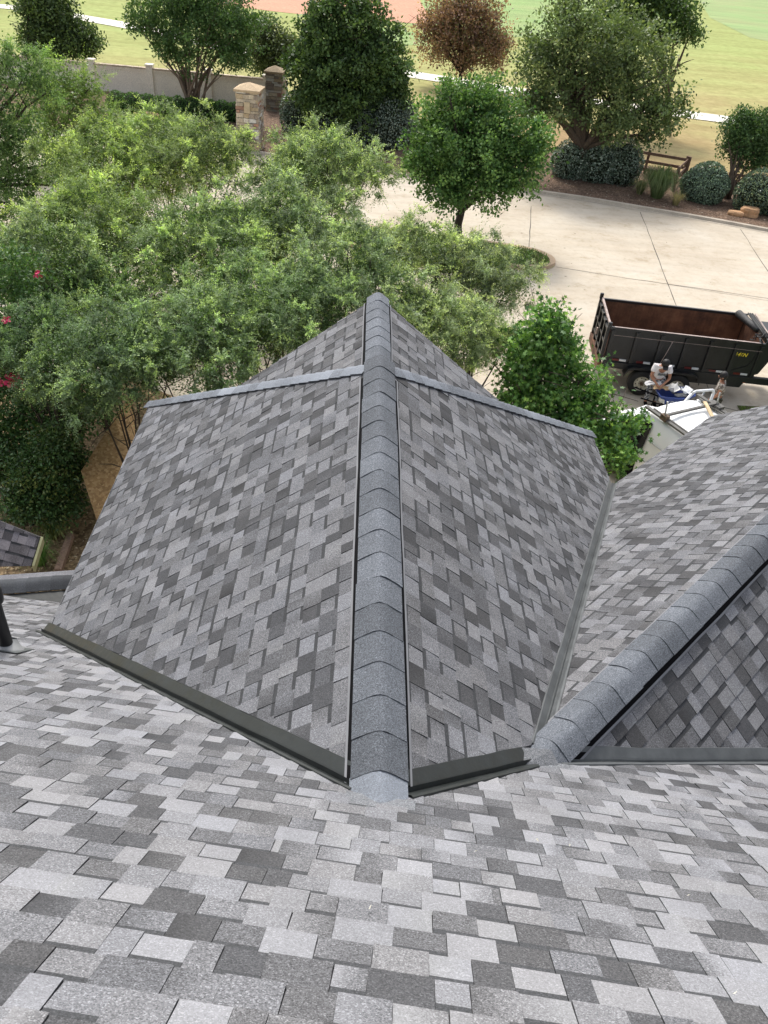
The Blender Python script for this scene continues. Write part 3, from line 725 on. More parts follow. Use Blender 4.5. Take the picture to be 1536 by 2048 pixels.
tag(chips('street_litter', lambda r_: (lambda p: (p.x, p.y))(G(r_.uniform(900, 1536), r_.uniform(395, 800))), 90, 0.06, [(0.3, 0.26, 0.2), (0.2, 0.16, 0.12)], 5, 0.006))

# ------------------------------------------------------------------ vegetation
def quads_object(name, P, D, N, L, W, tone, mat, parent=None, star=False, shape=0.5):
    """P base points, D leaf directions, N leaf normals, arrays"""
    n = len(P); D = D/np.linalg.norm(D, axis=1, keepdims=True); Sx = np.cross(D, N); Sx /= (np.linalg.norm(Sx, axis=1, keepdims=True)+1e-9); Nn = np.cross(Sx, D)
    L = L[:, None]; W = W[:, None]
    if star:
        k = 10; ang_ = np.arange(10)*math.pi/5; rr = np.where(np.arange(10) % 2 == 0, 1.0, 0.42)
        ctr = P+D*L*0.5
        vs = np.stack([ctr+D*L*0.5*rr[i]*math.cos(ang_[i])+Sx*W*0.5*rr[i]*math.sin(ang_[i])+Nn*L*0.06*(i % 2) for i in range(10)], 1)
    else:
        k = 4; vs = np.stack([P, P+D*L*shape+Sx*W*0.5+Nn*L*0.08, P+D*L, P+D*L*shape-Sx*W*0.5+Nn*L*0.08], 1)
    me = bpy.data.meshes.new(name); me.vertices.add(n*k); me.vertices.foreach_set('co', vs.reshape(-1).astype(np.float32))
    me.loops.add(n*k); me.loops.foreach_set('vertex_index', np.arange(n*k, dtype=np.int32))
    me.polygons.add(n); me.polygons.foreach_set('loop_start', np.arange(0, n*k, k, dtype=np.int32)); me.polygons.foreach_set('loop_total', np.full(n, k, dtype=np.int32))
    at = me.color_attributes.new('tone', 'FLOAT_COLOR', 'POINT')
    tc = np.concatenate([np.repeat(tone, k, axis=0), np.ones((n*k, 1))], 1); at.data.foreach_set('color', tc.reshape(-1).astype(np.float32))
    me.update(calc_edges=True); me.validate(); me.materials.append(mat)
    o = bpy.data.objects.new(name, me); COL.objects.link(o)
    if parent: o.parent = parent
    return o
def rdir(g, n, up=0.0):
    d = g.normal(size=(n, 3)); d[:, 2] += up; return d/np.linalg.norm(d, axis=1, keepdims=True)
def blob_points(g, blobs, n, shell=0.6, lump=0.2):
    B_ = np.array([(b[0], b[1], b[2], b[3], b[4] if len(b) > 4 else b[3]) for b in blobs]); w = B_[:, 3]**2*1.0; w /= w.sum()
    i = g.choice(len(B_), n, p=w); d = rdir(g, n); ph = B_[i, 0]*3.1+B_[i, 1]*1.7
    k = 1+lump*(np.sin(d[:, 0]*5+ph)+np.sin(d[:, 1]*6+ph*2)+np.sin(d[:, 2]*7+ph*.7))/2.0
    r = (shell+(1-shell)*g.random(n)**0.7)*k
    P = B_[i, :3]+d*np.stack([B_[i, 3]*r, B_[i, 3]*r, B_[i, 4]*r], 1)
    return P, d
def trunk_object(base, tops, r0, fork=0.35, parent=None, mat='bark', seed=0, multi=False, twigs=3):
    rng = random.Random(seed); b = MB(); base = V(base)
    tops = [V(t_) for t_ in tops]; mean = sum(tops, V((0, 0, 0)))/len(tops); fk = base.lerp(mean, fork)
    fk.x = base.x+(mean.x-base.x)*fork*0.6; fk.y = base.y+(mean.y-base.y)*fork*0.6
    if not multi:
        md = base.lerp(fk, 0.5)+V((rng.uniform(-.06, .06), rng.uniform(-.06, .06), 0))
        b.tube([base-V((0, 0, 0.05)), base+V((0, 0, 0.15)), md, fk], [r0*1.5, r0*1.08, r0*0.95, r0*0.85], 10)
    for t_ in tops:
        st = fk if not multi else base+V((rng.uniform(-1, 1), rng.uniform(-1, 1), 0))*r0*1.6
        pts = [st]; k = 5
        for i in range(1, k+1):
            q = st.lerp(t_, i/k); sag = math.sin(i/k*math.pi)*0.12*(t_-st).length; q.z += sag*(0.6 if not multi else 0.1)
            if multi: q.x = st.x+(t_.x-st.x)*(i/k)**1.5; q.y = st.y+(t_.y-st.y)*(i/k)**1.5
            q += V((rng.uniform(-.05, .05), rng.uniform(-.05, .05), 0))*(t_-st).length*0.4; pts.append(q)
        rs = [r0*(0.6 if not multi else 0.42)*(1-0.85*i/k)+0.008 for i in range(k+1)]
        b.tube(pts, rs, 7)
        for j in range(twigs):
            i = rng.choice((2, 3, 4)); q = pts[i]; e = q+V((rng.uniform(-1, 1), rng.uniform(-1, 1), rng.uniform(0.1, 0.9)))*(t_-st).length*0.33
            b.tube([q, q.lerp(e, 0.5)+V((0, 0, 0.05)), e], [rs[i]*0.6, rs[i]*0.4, 0.006], 5)
    return b.build('trunk', M[mat], parent=parent)
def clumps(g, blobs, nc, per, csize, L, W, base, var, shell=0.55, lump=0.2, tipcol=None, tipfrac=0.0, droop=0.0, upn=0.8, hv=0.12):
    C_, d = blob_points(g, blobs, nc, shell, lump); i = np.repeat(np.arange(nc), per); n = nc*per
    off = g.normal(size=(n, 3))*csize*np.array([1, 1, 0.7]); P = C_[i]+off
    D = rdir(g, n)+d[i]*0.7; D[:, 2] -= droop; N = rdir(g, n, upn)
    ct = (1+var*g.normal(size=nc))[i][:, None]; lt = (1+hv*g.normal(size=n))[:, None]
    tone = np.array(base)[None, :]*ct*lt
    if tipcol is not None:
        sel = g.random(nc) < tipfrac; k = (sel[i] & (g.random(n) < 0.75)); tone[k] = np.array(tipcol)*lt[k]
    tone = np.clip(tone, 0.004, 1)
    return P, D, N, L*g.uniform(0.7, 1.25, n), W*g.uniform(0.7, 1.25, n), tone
def shoots(g, blobs, ns, per, slen, L, W, base, tip, shell=0.5, lump=0.25, tipfrac=0.35, up=0.6, ncl=150):
    """leafy sprays fanning out of ncl branch ends"""
    CC_, dc = blob_points(g, blobs, ncl, shell, lump); ci = g.integers(0, ncl, ns)
    d = dc[ci]; sd = d*0.8+rdir(g, ns)*0.95; sd[:, 2] += up; sd /= np.linalg.norm(sd, axis=1, keepdims=True)
    C_ = CC_[ci]+rdir(g, ns)*0.10
    ln = slen*g.uniform(0.35, 1.15, ns)*np.where(g.random(ns) < 0.10, 2.0, 1.0); i = np.repeat(np.arange(ns), per); tt = np.tile((np.arange(per)+0.5)/per, ns)
    P = C_[i]+sd[i]*(ln[i]*tt)[:, None]; P[:, 2] -= 0.25*ln[i]*tt**2
    sidev = np.cross(sd[i], rdir(g, ns)[i]); sidev /= np.linalg.norm(sidev, axis=1, keepdims=True)+1e-9
    sgn = np.where(np.arange(len(i)) % 2 == 0, 1, -1)[:, None]
    D = sd[i]*0.5+sidev*sgn+rdir(g, len(i))*0.4; P = P+rdir(g, len(i))*0.02
    N = rdir(g, len(i), 1.2); ct = ((1+0.16*g.normal(size=ns))*(1+0.2*g.normal(size=ncl))[ci])[i][:, None]; lt = (1+0.15*g.normal(size=len(i)))[:, None]
    tipn = (g.random(ncl) < tipfrac)[ci] & (g.random(ns) < 0.75)
    k = (np.clip((tt-0.15)/0.6, 0, 1)*tipn[i])[:, None]
    tone = (np.array(base)[None]*(1-k)+np.array(tip)[None]*k)*ct*lt
    taper = (1-0.45*tt)
    return P, D, N, L*g.uniform(0.7, 1.2, len(i))*taper, W*g.uniform(0.7, 1.2, len(i))*taper, np.clip(tone, 0.004, 1)
def cat(*sets): return [np.concatenate([s_[k] for s_ in sets], 0) for k in range(6)]
def Bp(px, py, Y, rpx, rz=None, dz=0):
    p = AY(px, py, Y); k = float((np.array(p)-CAMP)@_f); r = rpx*k/FPX; return (p.x, p.y, p.z+dz, r, (rz*k/FPX if rz else r))
def local(blobs, base): return [(b[0]-base.x, b[1]-base.y, b[2]-base.z)+tuple(b[3:]) for b in blobs]
def tree(name, base, blobs, leaves, label, catg, group=None, r0=0.12, mat='bark', seed=0, multi=False, fork=0.35, leafm='leaf', twigs=3, extra_tops=0, crown='crown', star=False):
    root = tag(empty(name, base), label, catg, group); base = V(base)
    lb = local(blobs, base); tops = [(b[0], b[1], b[2]) for b in lb]
    rg = random.Random(seed)
    for k in range(extra_tops):
        b = rg.choice(lb); tops.append((b[0]+rg.uniform(-1, 1)*b[3]*0.7, b[1]+rg.uniform(-1, 1)*b[3]*0.7, b[2]+rg.uniform(-.2, .7)*b[4 if len(b) > 4 else 3]))
    trunk_object((0, 0, 0), tops, r0, fork, root, mat, seed, multi, twigs)
    P, D, N, L, W, tone = leaves(np.random.default_rng(seed+100), lb)
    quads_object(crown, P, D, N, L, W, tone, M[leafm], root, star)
    return root
def copy_tree(root, loc, rz, sc, label, colour=None, group=None):
    r = root.copy(); COL.objects.link(r); r.location = loc; r.rotation_euler = (0, 0, rz); r.scale = (sc[0], sc[0], sc[1]) if hasattr(sc, '__len__') else (sc, sc, sc); r['label'] = label
    for ch in list(root.children):
        c_ = ch.copy(); COL.objects.link(c_); c_.parent = r
        if colour and not ch.name.startswith('trunk'): c_.color = (*colour, 1)
    return r

# feathery small-leaved trees between the house and the street: three grown crowns, copied and turned
FG = 'small-leaved trees crowding the yard behind the roof'
def feather(seed, blobs, ns=2900, per=22):
    def fn(g, lb):
        a = shoots(g, lb, ns, per, 0.52, 0.078, 0.050, (0.130, 0.172, 0.098), (0.29, 0.36, 0.15), 0.45, 0.35, 0.5, 0.25, 190)
        n = g.integers(1, 2); b_ = clumps(g, lb, 260, 24, 0.18, 0.085, 0.055, (0.045, 0.075, 0.028), 0.2, 0.1, 0.2)
        return cat(a, b_)
    return fn
proto_blobs = [
    [(0.1, 0, 4.4, 1.4, 1.0), (-1.3, .5, 4.0, 1.1, .8), (1.3, -.4, 3.9, 1.1, .8), (.2, -1.3, 3.7, 1.1, .8), (.1, 1.4, 4.0, 1.0, .8), (-.9, -1.0, 3.3, .9, .7), (1.2, 1.0, 3.5, .9, .7)],
    [(0, .2, 4.3, 1.3, 1.0), (1.4, .7, 4.1, 1.0, .7), (-1.5, -.3, 3.9, 1.0, .8), (.6, -1.3, 3.7, 1.0, .8), (-.5, 1.4, 3.8, 1.0, .8), (-.9, -1.4, 3.4, .8, .6), (1.5, -.6, 3.4, .9, .7)],
    [(0, 0, 4.5, 1.2, .9), (-1.2, -.9, 3.9, 1.0, .8), (1.1, 1.0, 3.8, 1.1, .8), (1.3, -1.0, 4.0, .9, .7), (-1.1, 1.1, 4.2, .9, .7), (-1.9, .1, 3.5, .8, .6), (.2, -1.7, 3.3, .8, .6)]]
flabels = [
 'feathery light green tree right behind the tip of the central ridge',
 'tall feathery tree below the stone pillar, with pale shoots reaching over it',
 'feathery tree in front of the dark shrubs, its thin stems showing the street behind',
 'grey-green feathery tree at the right edge of the clump, beside the kerbed island',
 'feathery tree with arching bright yellow-green sprays left of centre',
 'feathery tree whose lowest branches hang over the left hip of the roof',
 'dense feathery tree at the middle of the leafy mass',
 'loose feathery tree on the street side at upper left',
 'feathery tree at the left margin with street showing through its stems',
 'dark lower feathery tree above the tan board',
 'pale feathery tree just left of the round green street tree',
 'feathery tree leaning over the right slope of the small far gable',
 'bushy feathery tree between the central ridge tip and the star-leaved tree',
 'feathery tree directly under the beige boundary wall',
 'shaded feathery tree low at the left edge above the pink flowers',
 'small feathery tree filling the gap behind the left hip line',
 'airy feathery tree between the wispy tree and the street kerb at upper left',
 'broad feathery tree above the tall dark stems at the left margin',
 'feathery tree just behind the left rake of the small far gable',
 'light feathery tree crown against the street right of the stone pillar']
fspots = [  # px,py of crown centre, distance Y, radius px, height scale, colour
 (690, 545, 15.5, 125, 0), (395, 300, 25, 95, 1), (655, 325, 25, 105, 2), (965, 545, 19.5, 95, 0),
 (410, 480, 18, 130, 1), (420, 690, 13, 135, 2), (560, 440, 20, 120, 0), (210, 315, 25, 115, 2),
 (90, 520, 17.5, 130, 1), (250, 700, 13, 130, 0), (830, 500, 20, 100, 1), (860, 640, 15.5, 100, 2),
 (950, 660, 16.5, 85, 1), (200, 440, 20, 125, 0), (90, 690, 14, 110, 2), (590, 610, 14, 110, 1),
 (315, 290, 26.5, 95, 0), (170, 590, 17, 110, 2), (480, 590, 15.5, 115, 2), (610, 345, 25.5, 70, 1)]
fcol = [(1, 1, 1), (1.15, 1.1, .95), (1.1, 1.08, 1.0), (1.25, 1.15, 1.25), (1.0, 1.02, .9), (.85, .9, .85), (1, 1, 1), (1.1, 1.1, .8), (.95, .95, .9), (.7, .78, .75), (1.3, 1.2, 1.2), (1.15, 1.1, 1.1), (1.2, 1.12, 1.15), (1.1, 1.1, .85), (.6, .7, .65), (.9, .95, .9), (1.1, 1.1, .9), (.9, 1, .9), (.95, 1, .92), (1.15, 1.12, 1.0)]
protos = []
frng = random.Random(2)
for i, (px, py, Y, rpx, kd) in enumerate(fspots):
    p = AY(px, py, Y); k = float((np.array(p)-CAMP)@_f); r = rpx*k/FPX; sc = r/1.95; zc = p.z
    sc *= 1.04; sz = sc
    loc = V((p.x, p.y, 0.0))
    if len(protos) <= kd and i < 99:
        pass
    if not any(pr[0] == kd for pr in protos):
        root = tree('feathery_tree', (0, 0, 0), proto_blobs[kd], feather(kd, None), flabels[i], 'tree', FG, r0=0.07, seed=40+kd, multi=True, mat='bark_dark', extra_tops=3)
        root['_z'] = 0; protos.append((kd, root)); root.location = loc; root.rotation_euler = (0, 0, frng.uniform(0, 6)); root.scale = (sc, sc, sz)
        for ch in root.children:
            if ch.name.startswith('crown'): ch.color = (*fcol[i], 1)
        del root['_z']
        placed = root
    else:
        root = [pr[1] for pr in protos if pr[0] == kd][0]
        placed = copy_tree(root, loc, frng.uniform(0, 6), (sc, sz), flabels[i], fcol[i])
    for ch in placed.children:
        if ch.name.startswith('crown'): ch.location.z = zc/sc-4.0
        else: ch.scale.z = (zc/sc)/4.0

G_ = lambda s_: np.random.default_rng(s_)
# round pear tree on the island
Yb = 32.7
tree('round_tree', (3.95, Yb, 0.1), [Bp(950, 300, Yb, 95), Bp(880, 320, Yb-.2, 70), Bp(1030, 320, Yb, 75), Bp(930, 230, Yb+.2, 70), Bp(1000, 250, Yb, 70), Bp(870, 260, Yb+.3, 55), Bp(1060, 290, Yb, 50), Bp(910, 375, Yb-.8, 50), Bp(1000, 370, Yb-.8, 50), Bp(900, 185, Yb, 28), Bp(955, 190, Yb, 30), Bp(840, 330, Yb, 45)],
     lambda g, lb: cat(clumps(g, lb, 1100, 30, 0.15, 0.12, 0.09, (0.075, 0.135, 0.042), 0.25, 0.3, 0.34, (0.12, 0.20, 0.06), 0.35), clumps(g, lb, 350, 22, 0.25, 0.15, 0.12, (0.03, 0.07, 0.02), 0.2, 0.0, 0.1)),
     'round dense green tree standing on the kerbed street island', 'tree', r0=0.17, seed=1, fork=0.28, mat='bark_dark', extra_tops=4)
# spreading oak by the bed
Yb = 43
tree('oak_tree', (11.0, Yb, 0.05), [Bp(1180, 150, Yb, 95), Bp(1100, 150, Yb, 75), Bp(1260, 190, Yb, 85), Bp(1200, 90, Yb, 90), Bp(1120, 70, Yb, 60), Bp(1280, 110, Yb, 65), Bp(1060, 200, Yb, 45), Bp(1320, 230, Yb-.5, 45), Bp(1225, 240, Yb-1.2, 45), Bp(1300, 270, Yb-1, 32), Bp(1095, 215, Yb-.5, 40), Bp(1150, 25, Yb, 45), Bp(1340, 200, Yb, 35), Bp(1070, 110, Yb, 40)],
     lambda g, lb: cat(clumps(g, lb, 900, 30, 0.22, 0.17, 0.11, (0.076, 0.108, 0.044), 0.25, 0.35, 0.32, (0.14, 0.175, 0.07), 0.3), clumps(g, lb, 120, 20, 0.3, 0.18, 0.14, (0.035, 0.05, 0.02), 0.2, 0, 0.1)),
     'large spreading olive-green oak with a pale trunk behind the street kerb', 'tree', r0=0.26, seed=2, fork=0.30, mat='bark', extra_tops=6)
Yb = 56
tree('dark_oak_tree', (19.5, Yb, 0), [Bp(1300, 20, Yb, 60), Bp(1250, 0, Yb, 55), Bp(1350, 40, Yb, 45), Bp(1290, -30, Yb, 55), Bp(1380, 70, Yb, 22), Bp(1230, 40, Yb, 45)],
     lambda g, lb: clumps(g, lb, 900, 24, 0.28, 0.19, 0.13, (0.04, 0.075, 0.022), 0.2, 0.3, 0.2),
     'dark green tree rising behind the crown of the large oak', 'tree', r0=0.2, seed=3)
# dense dark tree centre top
Yb = 47.2
tree('maple_tree', (-0.85, Yb, 0.05), [Bp(690, 150, Yb, 85), Bp(640, 110, Yb, 65), Bp(740, 120, Yb, 70), Bp(660, 55, Yb, 55), Bp(720, 50, Yb, 50), Bp(630, 180, Yb, 50), Bp(770, 180, Yb, 48), Bp(700, 220, Yb-1, 50), Bp(640, 20, Yb, 22), Bp(668, 8, Yb, 20), Bp(700, 0, Yb, 22), Bp(750, 25, Yb, 24), Bp(792, 110, Yb, 26), Bp(790, 60, Yb, 14), Bp(595, 130, Yb, 30), Bp(795, 150, Yb, 30), Bp(800, 195, Yb-.3, 24), Bp(730, 5, Yb, 14), Bp(612, 50, Yb, 18)],
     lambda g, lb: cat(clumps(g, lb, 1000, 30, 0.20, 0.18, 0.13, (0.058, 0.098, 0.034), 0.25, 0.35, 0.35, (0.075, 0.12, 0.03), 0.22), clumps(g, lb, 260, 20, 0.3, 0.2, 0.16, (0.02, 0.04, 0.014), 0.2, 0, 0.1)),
     'dense dark green tree over the grey-green shrubs at top centre', 'tree', r0=0.2, seed=4, fork=0.25, mat='bark_dark', extra_tops=3)
# browned tree
Yb = 66
tree('browning_tree', (6.7, Yb, 0), [Bp(925, 60, Yb, 60), Bp(880, 40, Yb, 42), Bp(970, 70, Yb, 45), Bp(920, 5, Yb, 45), Bp(870, 95, Yb, 35), Bp(985, 110, Yb, 35), Bp(930, 110, Yb, 35), Bp(975, 20, Yb, 30), Bp(850, 60, Yb, 24), Bp(1000, 85, Yb, 24)],
     lambda g, lb: clumps(g, lb, 1000, 20, 0.28, 0.2, 0.12, (0.19, 0.12, 0.088), 0.25, 0.3, 0.25, (0.11, 0.10, 0.05), 0.25, hv=0.25),
     'tree with rusty brown foliage beside the park walk', 'tree', r0=0.16, seed=5, fork=0.25, mat='bark_dark', extra_tops=5)
# crape myrtle with many stems
Yb = 50.4
tree('crape_myrtle', (-9.9, Yb, 0.05), [Bp(400, 60, Yb, 75), Bp(330, 50, Yb, 55), Bp(460, 70, Yb, 60), Bp(380, 0, Yb, 60), Bp(450, 10, Yb, 60), Bp(295, 25, Yb, 35), Bp(500, 50, Yb, 40), Bp(330, 100, Yb, 22), Bp(350, -30, Yb, 50), Bp(270, 45, Yb, 22), Bp(470, 110, Yb, 30), Bp(360, 110, Yb, 25)],
     lambda g, lb: clumps(g, lb, 900, 28, 0.20, 0.17, 0.10, (0.055, 0.10, 0.034), 0.2, 0.35, 0.3, (0.07, 0.13, 0.035), 0.2),
     'many-stemmed vase-shaped tree in front of the beige wall', 'tree', r0=0.2, seed=6, multi=True, mat='bark_pale', extra_tops=8, twigs=1)
Yb = 57
tree('background_tree', (-6.0, Yb, 0), [Bp(550, 85, Yb, 34), Bp(520, 110, Yb, 32), Bp(545, 130, Yb, 28), Bp(580, 100, Yb, 28), Bp(520, 60, Yb, 24)],
     lambda g, lb: clumps(g, lb, 460, 20, 0.24, 0.18, 0.12, (0.06, 0.08, 0.035), 0.2, 0.3, 0.25), 'shaded olive tree between the many-stemmed tree and the dense dark tree', 'tree', r0=0.15, seed=7, mat='bark_dark')
Yb = 58
tree('upper_left_tree', (-22.5, Yb, 0), [Bp(100, 40, Yb, 45), Bp(140, 75, Yb, 40), Bp(80, 80, Yb, 35), Bp(170, 80, Yb, 28), Bp(110, 0, Yb, 40), Bp(110, 100, Yb, 25), Bp(60, 10, Yb, 30), Bp(190, 85, Yb, 16)],
     lambda g, lb: clumps(g, lb, 800, 22, 0.26, 0.19, 0.13, (0.045, 0.07, 0.028), 0.25, 0.3, 0.2, (0.07, 0.11, 0.03), 0.3), 'dark green tree at the top left corner behind the wall', 'tree', r0=0.16, seed=8, mat='bark_dark', extra_tops=3)
# feathery yellow-green trees by the wall, upper left
Yb = 38
tree('willow_tree', (-14.0, Yb, 0), [Bp(150, 215, Yb, 60), Bp(200, 230, Yb, 40), Bp(90, 200, Yb, 60), Bp(130, 160, Yb, 45), Bp(185, 170, Yb, 32), Bp(120, 260, Yb, 60), Bp(210, 260, Yb, 40), Bp(60, 260, Yb, 60)],
     lambda g, lb: cat(shoots(g, lb, 1500, 20, 0.8, 0.10, 0.035, (0.11, 0.17, 0.045), (0.22, 0.30, 0.07), 0.4, 0.2, 0.4, 0.5), clumps(g, lb, 350, 20, .25, .13, .07, (0.07, 0.11, 0.03), .2, .0)), 'soft yellow-green wispy tree below the boundary wall at upper left', 'tree', r0=0.12, seed=9, multi=True, mat='bark_dark')
Yb = 30
tree('tall_left_tree', (-15.2, Yb, 0), [Bp(20, 170, Yb, 55), Bp(-20, 230, Yb, 70), Bp(40, 260, Yb, 60), Bp(10, 330, Yb, 70), Bp(60, 360, Yb, 60), Bp(10, 110, Yb, 35), Bp(120, 330, Yb, 55), Bp(160, 380, Yb, 50), Bp(-30, 400, Yb, 70), Bp(45, 420, Yb, 60), Bp(60, 140, Yb, 42), Bp(95, 185, Yb, 42)],
     lambda g, lb: cat(shoots(g, lb, 1700, 22, 0.7, 0.085, 0.045, (0.105, 0.165, 0.058), (0.22, 0.31, 0.09), 0.35, 0.2, 0.35, 0.4), clumps(g, lb, 500, 20, .25, .11, .07, (0.045, 0.085, 0.026), .2, .0)), 'tall green tree filling the upper left edge', 'tree', r0=0.14, seed=10, mat='bark_dark')
# star-leaved sweetgum close behind the gable
Yb = 15.6
tree('sweetgum_tree', (3.4, Yb-0.6, 0), [Bp(1090, 670, Yb, 52), Bp(1050, 725, Yb-.2, 50), Bp(1125, 700, Yb, 36), Bp(1100, 638, Yb, 30), Bp(1105, 775, Yb-.4, 50), Bp(1045, 785, Yb-.5, 50), Bp(1175, 800, Yb-.5, 36), Bp(1200, 850, Yb-.8, 44), Bp(1140, 850, Yb-1, 46), Bp(1222, 752, Yb-.4, 10), Bp(1195, 775, Yb-.5, 18), Bp(1255, 848, Yb-.8, 28), Bp(1235, 905, Yb-1.4, 28), Bp(1234, 945, Yb-1.6, 17), Bp(1080, 850, Yb-.8, 44), Bp(1195, 735, Yb-.4, 14), Bp(1150, 740, Yb, 26), Bp(1165, 905, Yb-1.6, 36), Bp(1275, 835, Yb-.8, 14)],
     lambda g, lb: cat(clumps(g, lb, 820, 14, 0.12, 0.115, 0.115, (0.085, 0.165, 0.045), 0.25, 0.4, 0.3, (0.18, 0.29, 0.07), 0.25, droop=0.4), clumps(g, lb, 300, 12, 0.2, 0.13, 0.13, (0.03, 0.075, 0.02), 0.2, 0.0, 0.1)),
     'bright green star-leaved tree between the central gable and the trailer', 'tree', r0=0.09, seed=11, fork=0.3, mat='bark', extra_tops=5, star=True)
# myrtle with pink flowers, left edge
Yb = 15.5
pm = tree('flowering_myrtle', (-8.6, Yb, 0), [Bp(40, 620, Yb, 80), Bp(-20, 700, Yb, 90), Bp(60, 720, Yb, 75), Bp(20, 800, Yb-.3, 80), Bp(100, 800, Yb-.3, 65), Bp(30, 540, Yb, 50), Bp(150, 790, Yb-.5, 50), Bp(120, 850, Yb-.8, 45), Bp(180, 820, Yb-1.0, 45), Bp(55, 865, Yb-1, 55), Bp(5, 880, Yb-1, 60), Bp(205, 790, Yb-1, 35)],
     lambda g, lb: cat(clumps(g, lb, 1300, 20, 0.16, 0.085, 0.05, (0.042, 0.085, 0.028), 0.25, 0.35, 0.2, (0.08, 0.13, 0.04), 0.2)), 'dark green crape myrtle with a few magenta flower heads at the left edge', 'tree', r0=0.08, seed=12, multi=True, mat='bark_dark')
mf = simple('magenta_petals', (0.62, 0.03, 0.13), 0.6)
for (px, py, rr) in ((29, 762, 0.11), (66, 782, 0.055), (74, 550, 0.06), (12, 640, 0.05), (2, 764, 0.05)):
    c0 = AY(px, py, Yb-2.0 if py > 600 else Yb-1.2); g = np.random.default_rng(px); n = 70 if rr > .1 else 30
    P = g.normal(size=(n, 3))*rr*np.array([0.75, .75, .5])+np.array([c0.x+8.6, c0.y-Yb, c0.z]); 
    quads_object('flower_head', P, rdir(g, n, .3), rdir(g, n, .5), np.full(n, rr*0.8), np.full(n, rr*0.75), np.ones((n, 3)), mf, pm)

# clipped shrubs and hedges
def shrub(name, base, blobs, n, L, col, tip, label, catg='shrub', group=None, seed=0, gloss=True, lump=0.05, shell=0.93, tipf=0.35):
    base = V(base); root = tag(empty(name, base), label, catg, group); lb = local(blobs, base); g = np.random.default_rng(seed)
    P, d = blob_points(g, lb, n, shell, lump); keep = P[:, 2] > 0.02; P, d = P[keep], d[keep]; k = len(P)
    inner = np.zeros(k, bool)
    for b in lb:
        q = ((P[:, 0]-b[0])/b[3])**2+((P[:, 1]-b[1])/b[3])**2+((P[:, 2]-b[2])/(b[4] if len(b) > 4 else b[3]))**2; inner |= q < 0.72
    P, d = P[~inner], d[~inner]; k = len(P)
    tone = np.array(col)[None]*(1+0.25*g.normal(size=k))[:, None]; s_ = g.random(k) < tipf; tone[s_] = np.array(tip)*(1+0.2*g.normal(size=s_.sum()))[:, None]
    quads_object('foliage', P, d*0.5+rdir(g, k)*0.9, d+rdir(g, k)*0.7, L*g.uniform(.7, 1.3, k), L*0.6*g.uniform(.7, 1.3, k), np.clip(tone, 0.004, 1), M['leaf_gloss' if gloss else 'leaf'], root)
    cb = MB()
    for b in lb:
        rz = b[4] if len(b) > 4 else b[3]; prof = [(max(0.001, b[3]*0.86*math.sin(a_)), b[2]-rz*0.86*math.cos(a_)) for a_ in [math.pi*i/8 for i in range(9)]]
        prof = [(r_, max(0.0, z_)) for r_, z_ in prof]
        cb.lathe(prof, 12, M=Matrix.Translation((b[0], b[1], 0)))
    cb.build('dark_core', M['shrub_core'], root)  # closed dark core, colours in the shade inside the foliage
    return root
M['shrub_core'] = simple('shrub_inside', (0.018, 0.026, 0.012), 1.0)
SG = 'clipped grey-green shrubs along the street bed'; sg_c = (0.065, 0.095, 0.068); sg_t = (0.19, 0.23, 0.19)
def bl(px, py, w, h, wide=1.0):          # shrub standing at ground pixel, half width px
    p = G(px, py); k = float((np.array(p)-CAMP)@_f); r = w*k/FPX; hh = h*k/FPX*1.12; return p, (p.x, p.y+r*0.5, hh*0.42, r, hh*0.6)
p, b0 = bl(1408, 408, 46, 62); shrub('round_shrub', p, [b0], 9000, 0.10, sg_c, (0.15, 0.21, 0.14), 'round clipped shrub standing between the ornamental grass and the small myrtle', group=SG, seed=1)
p, b0 = bl(1505, 428, 38, 68); p2, b1 = bl(1560, 438, 45, 72); shrub('round_shrub', p, [b0, b1], 9000, 0.10, sg_c, (0.17, 0.22, 0.12), 'clipped shrub at the right edge behind the two tan rocks', group=SG, seed=2)
p, b0 = bl(1240, 372, 40, 72); p2, b1 = bl(1190, 366, 42, 66); p3, b2 = bl(1140, 360, 38, 62); shrub('long_shrub', p, [b0, b1, b2], 14000, 0.11, sg_c, sg_t, 'long clipped shrub behind the trunk of the large oak', group=SG, seed=3)
p, b0 = bl(775, 300, 45, 80); p2, b1 = bl(715, 292, 45, 78); p3, b2 = bl(800, 290, 35, 70); shrub('long_shrub', p, [b0, b1, b2], 14000, 0.11, (0.06, 0.085, 0.065), (0.2, 0.24, 0.2), 'silvery clipped shrub right of the dense dark tree trunk', group=SG, seed=4)
p, b0 = bl(655, 282, 50, 75); p2, b1 = bl(600, 270, 42, 68); shrub('long_shrub', p, [b0, b1], 10000, 0.11, (0.05, 0.075, 0.05), (0.16, 0.2, 0.16), 'shaded silvery shrub between the stone pillar and the dense dark tree', group=SG, seed=5)
hb = []
for k in range(9):
    p, b0 = bl(235+k*30, 226+k*2.6, 22, 32); hb.append(b0)
shrub('low_hedge', G(350, 236), hb, 15000, 0.10, (0.035, 0.075, 0.022), (0.06, 0.12, 0.03), 'low dark green hedge along the foot of the beige wall', 'hedge', seed=6, gloss=False)
p, b0 = bl(1497, 300, 10, 10)
Yb = 42.2
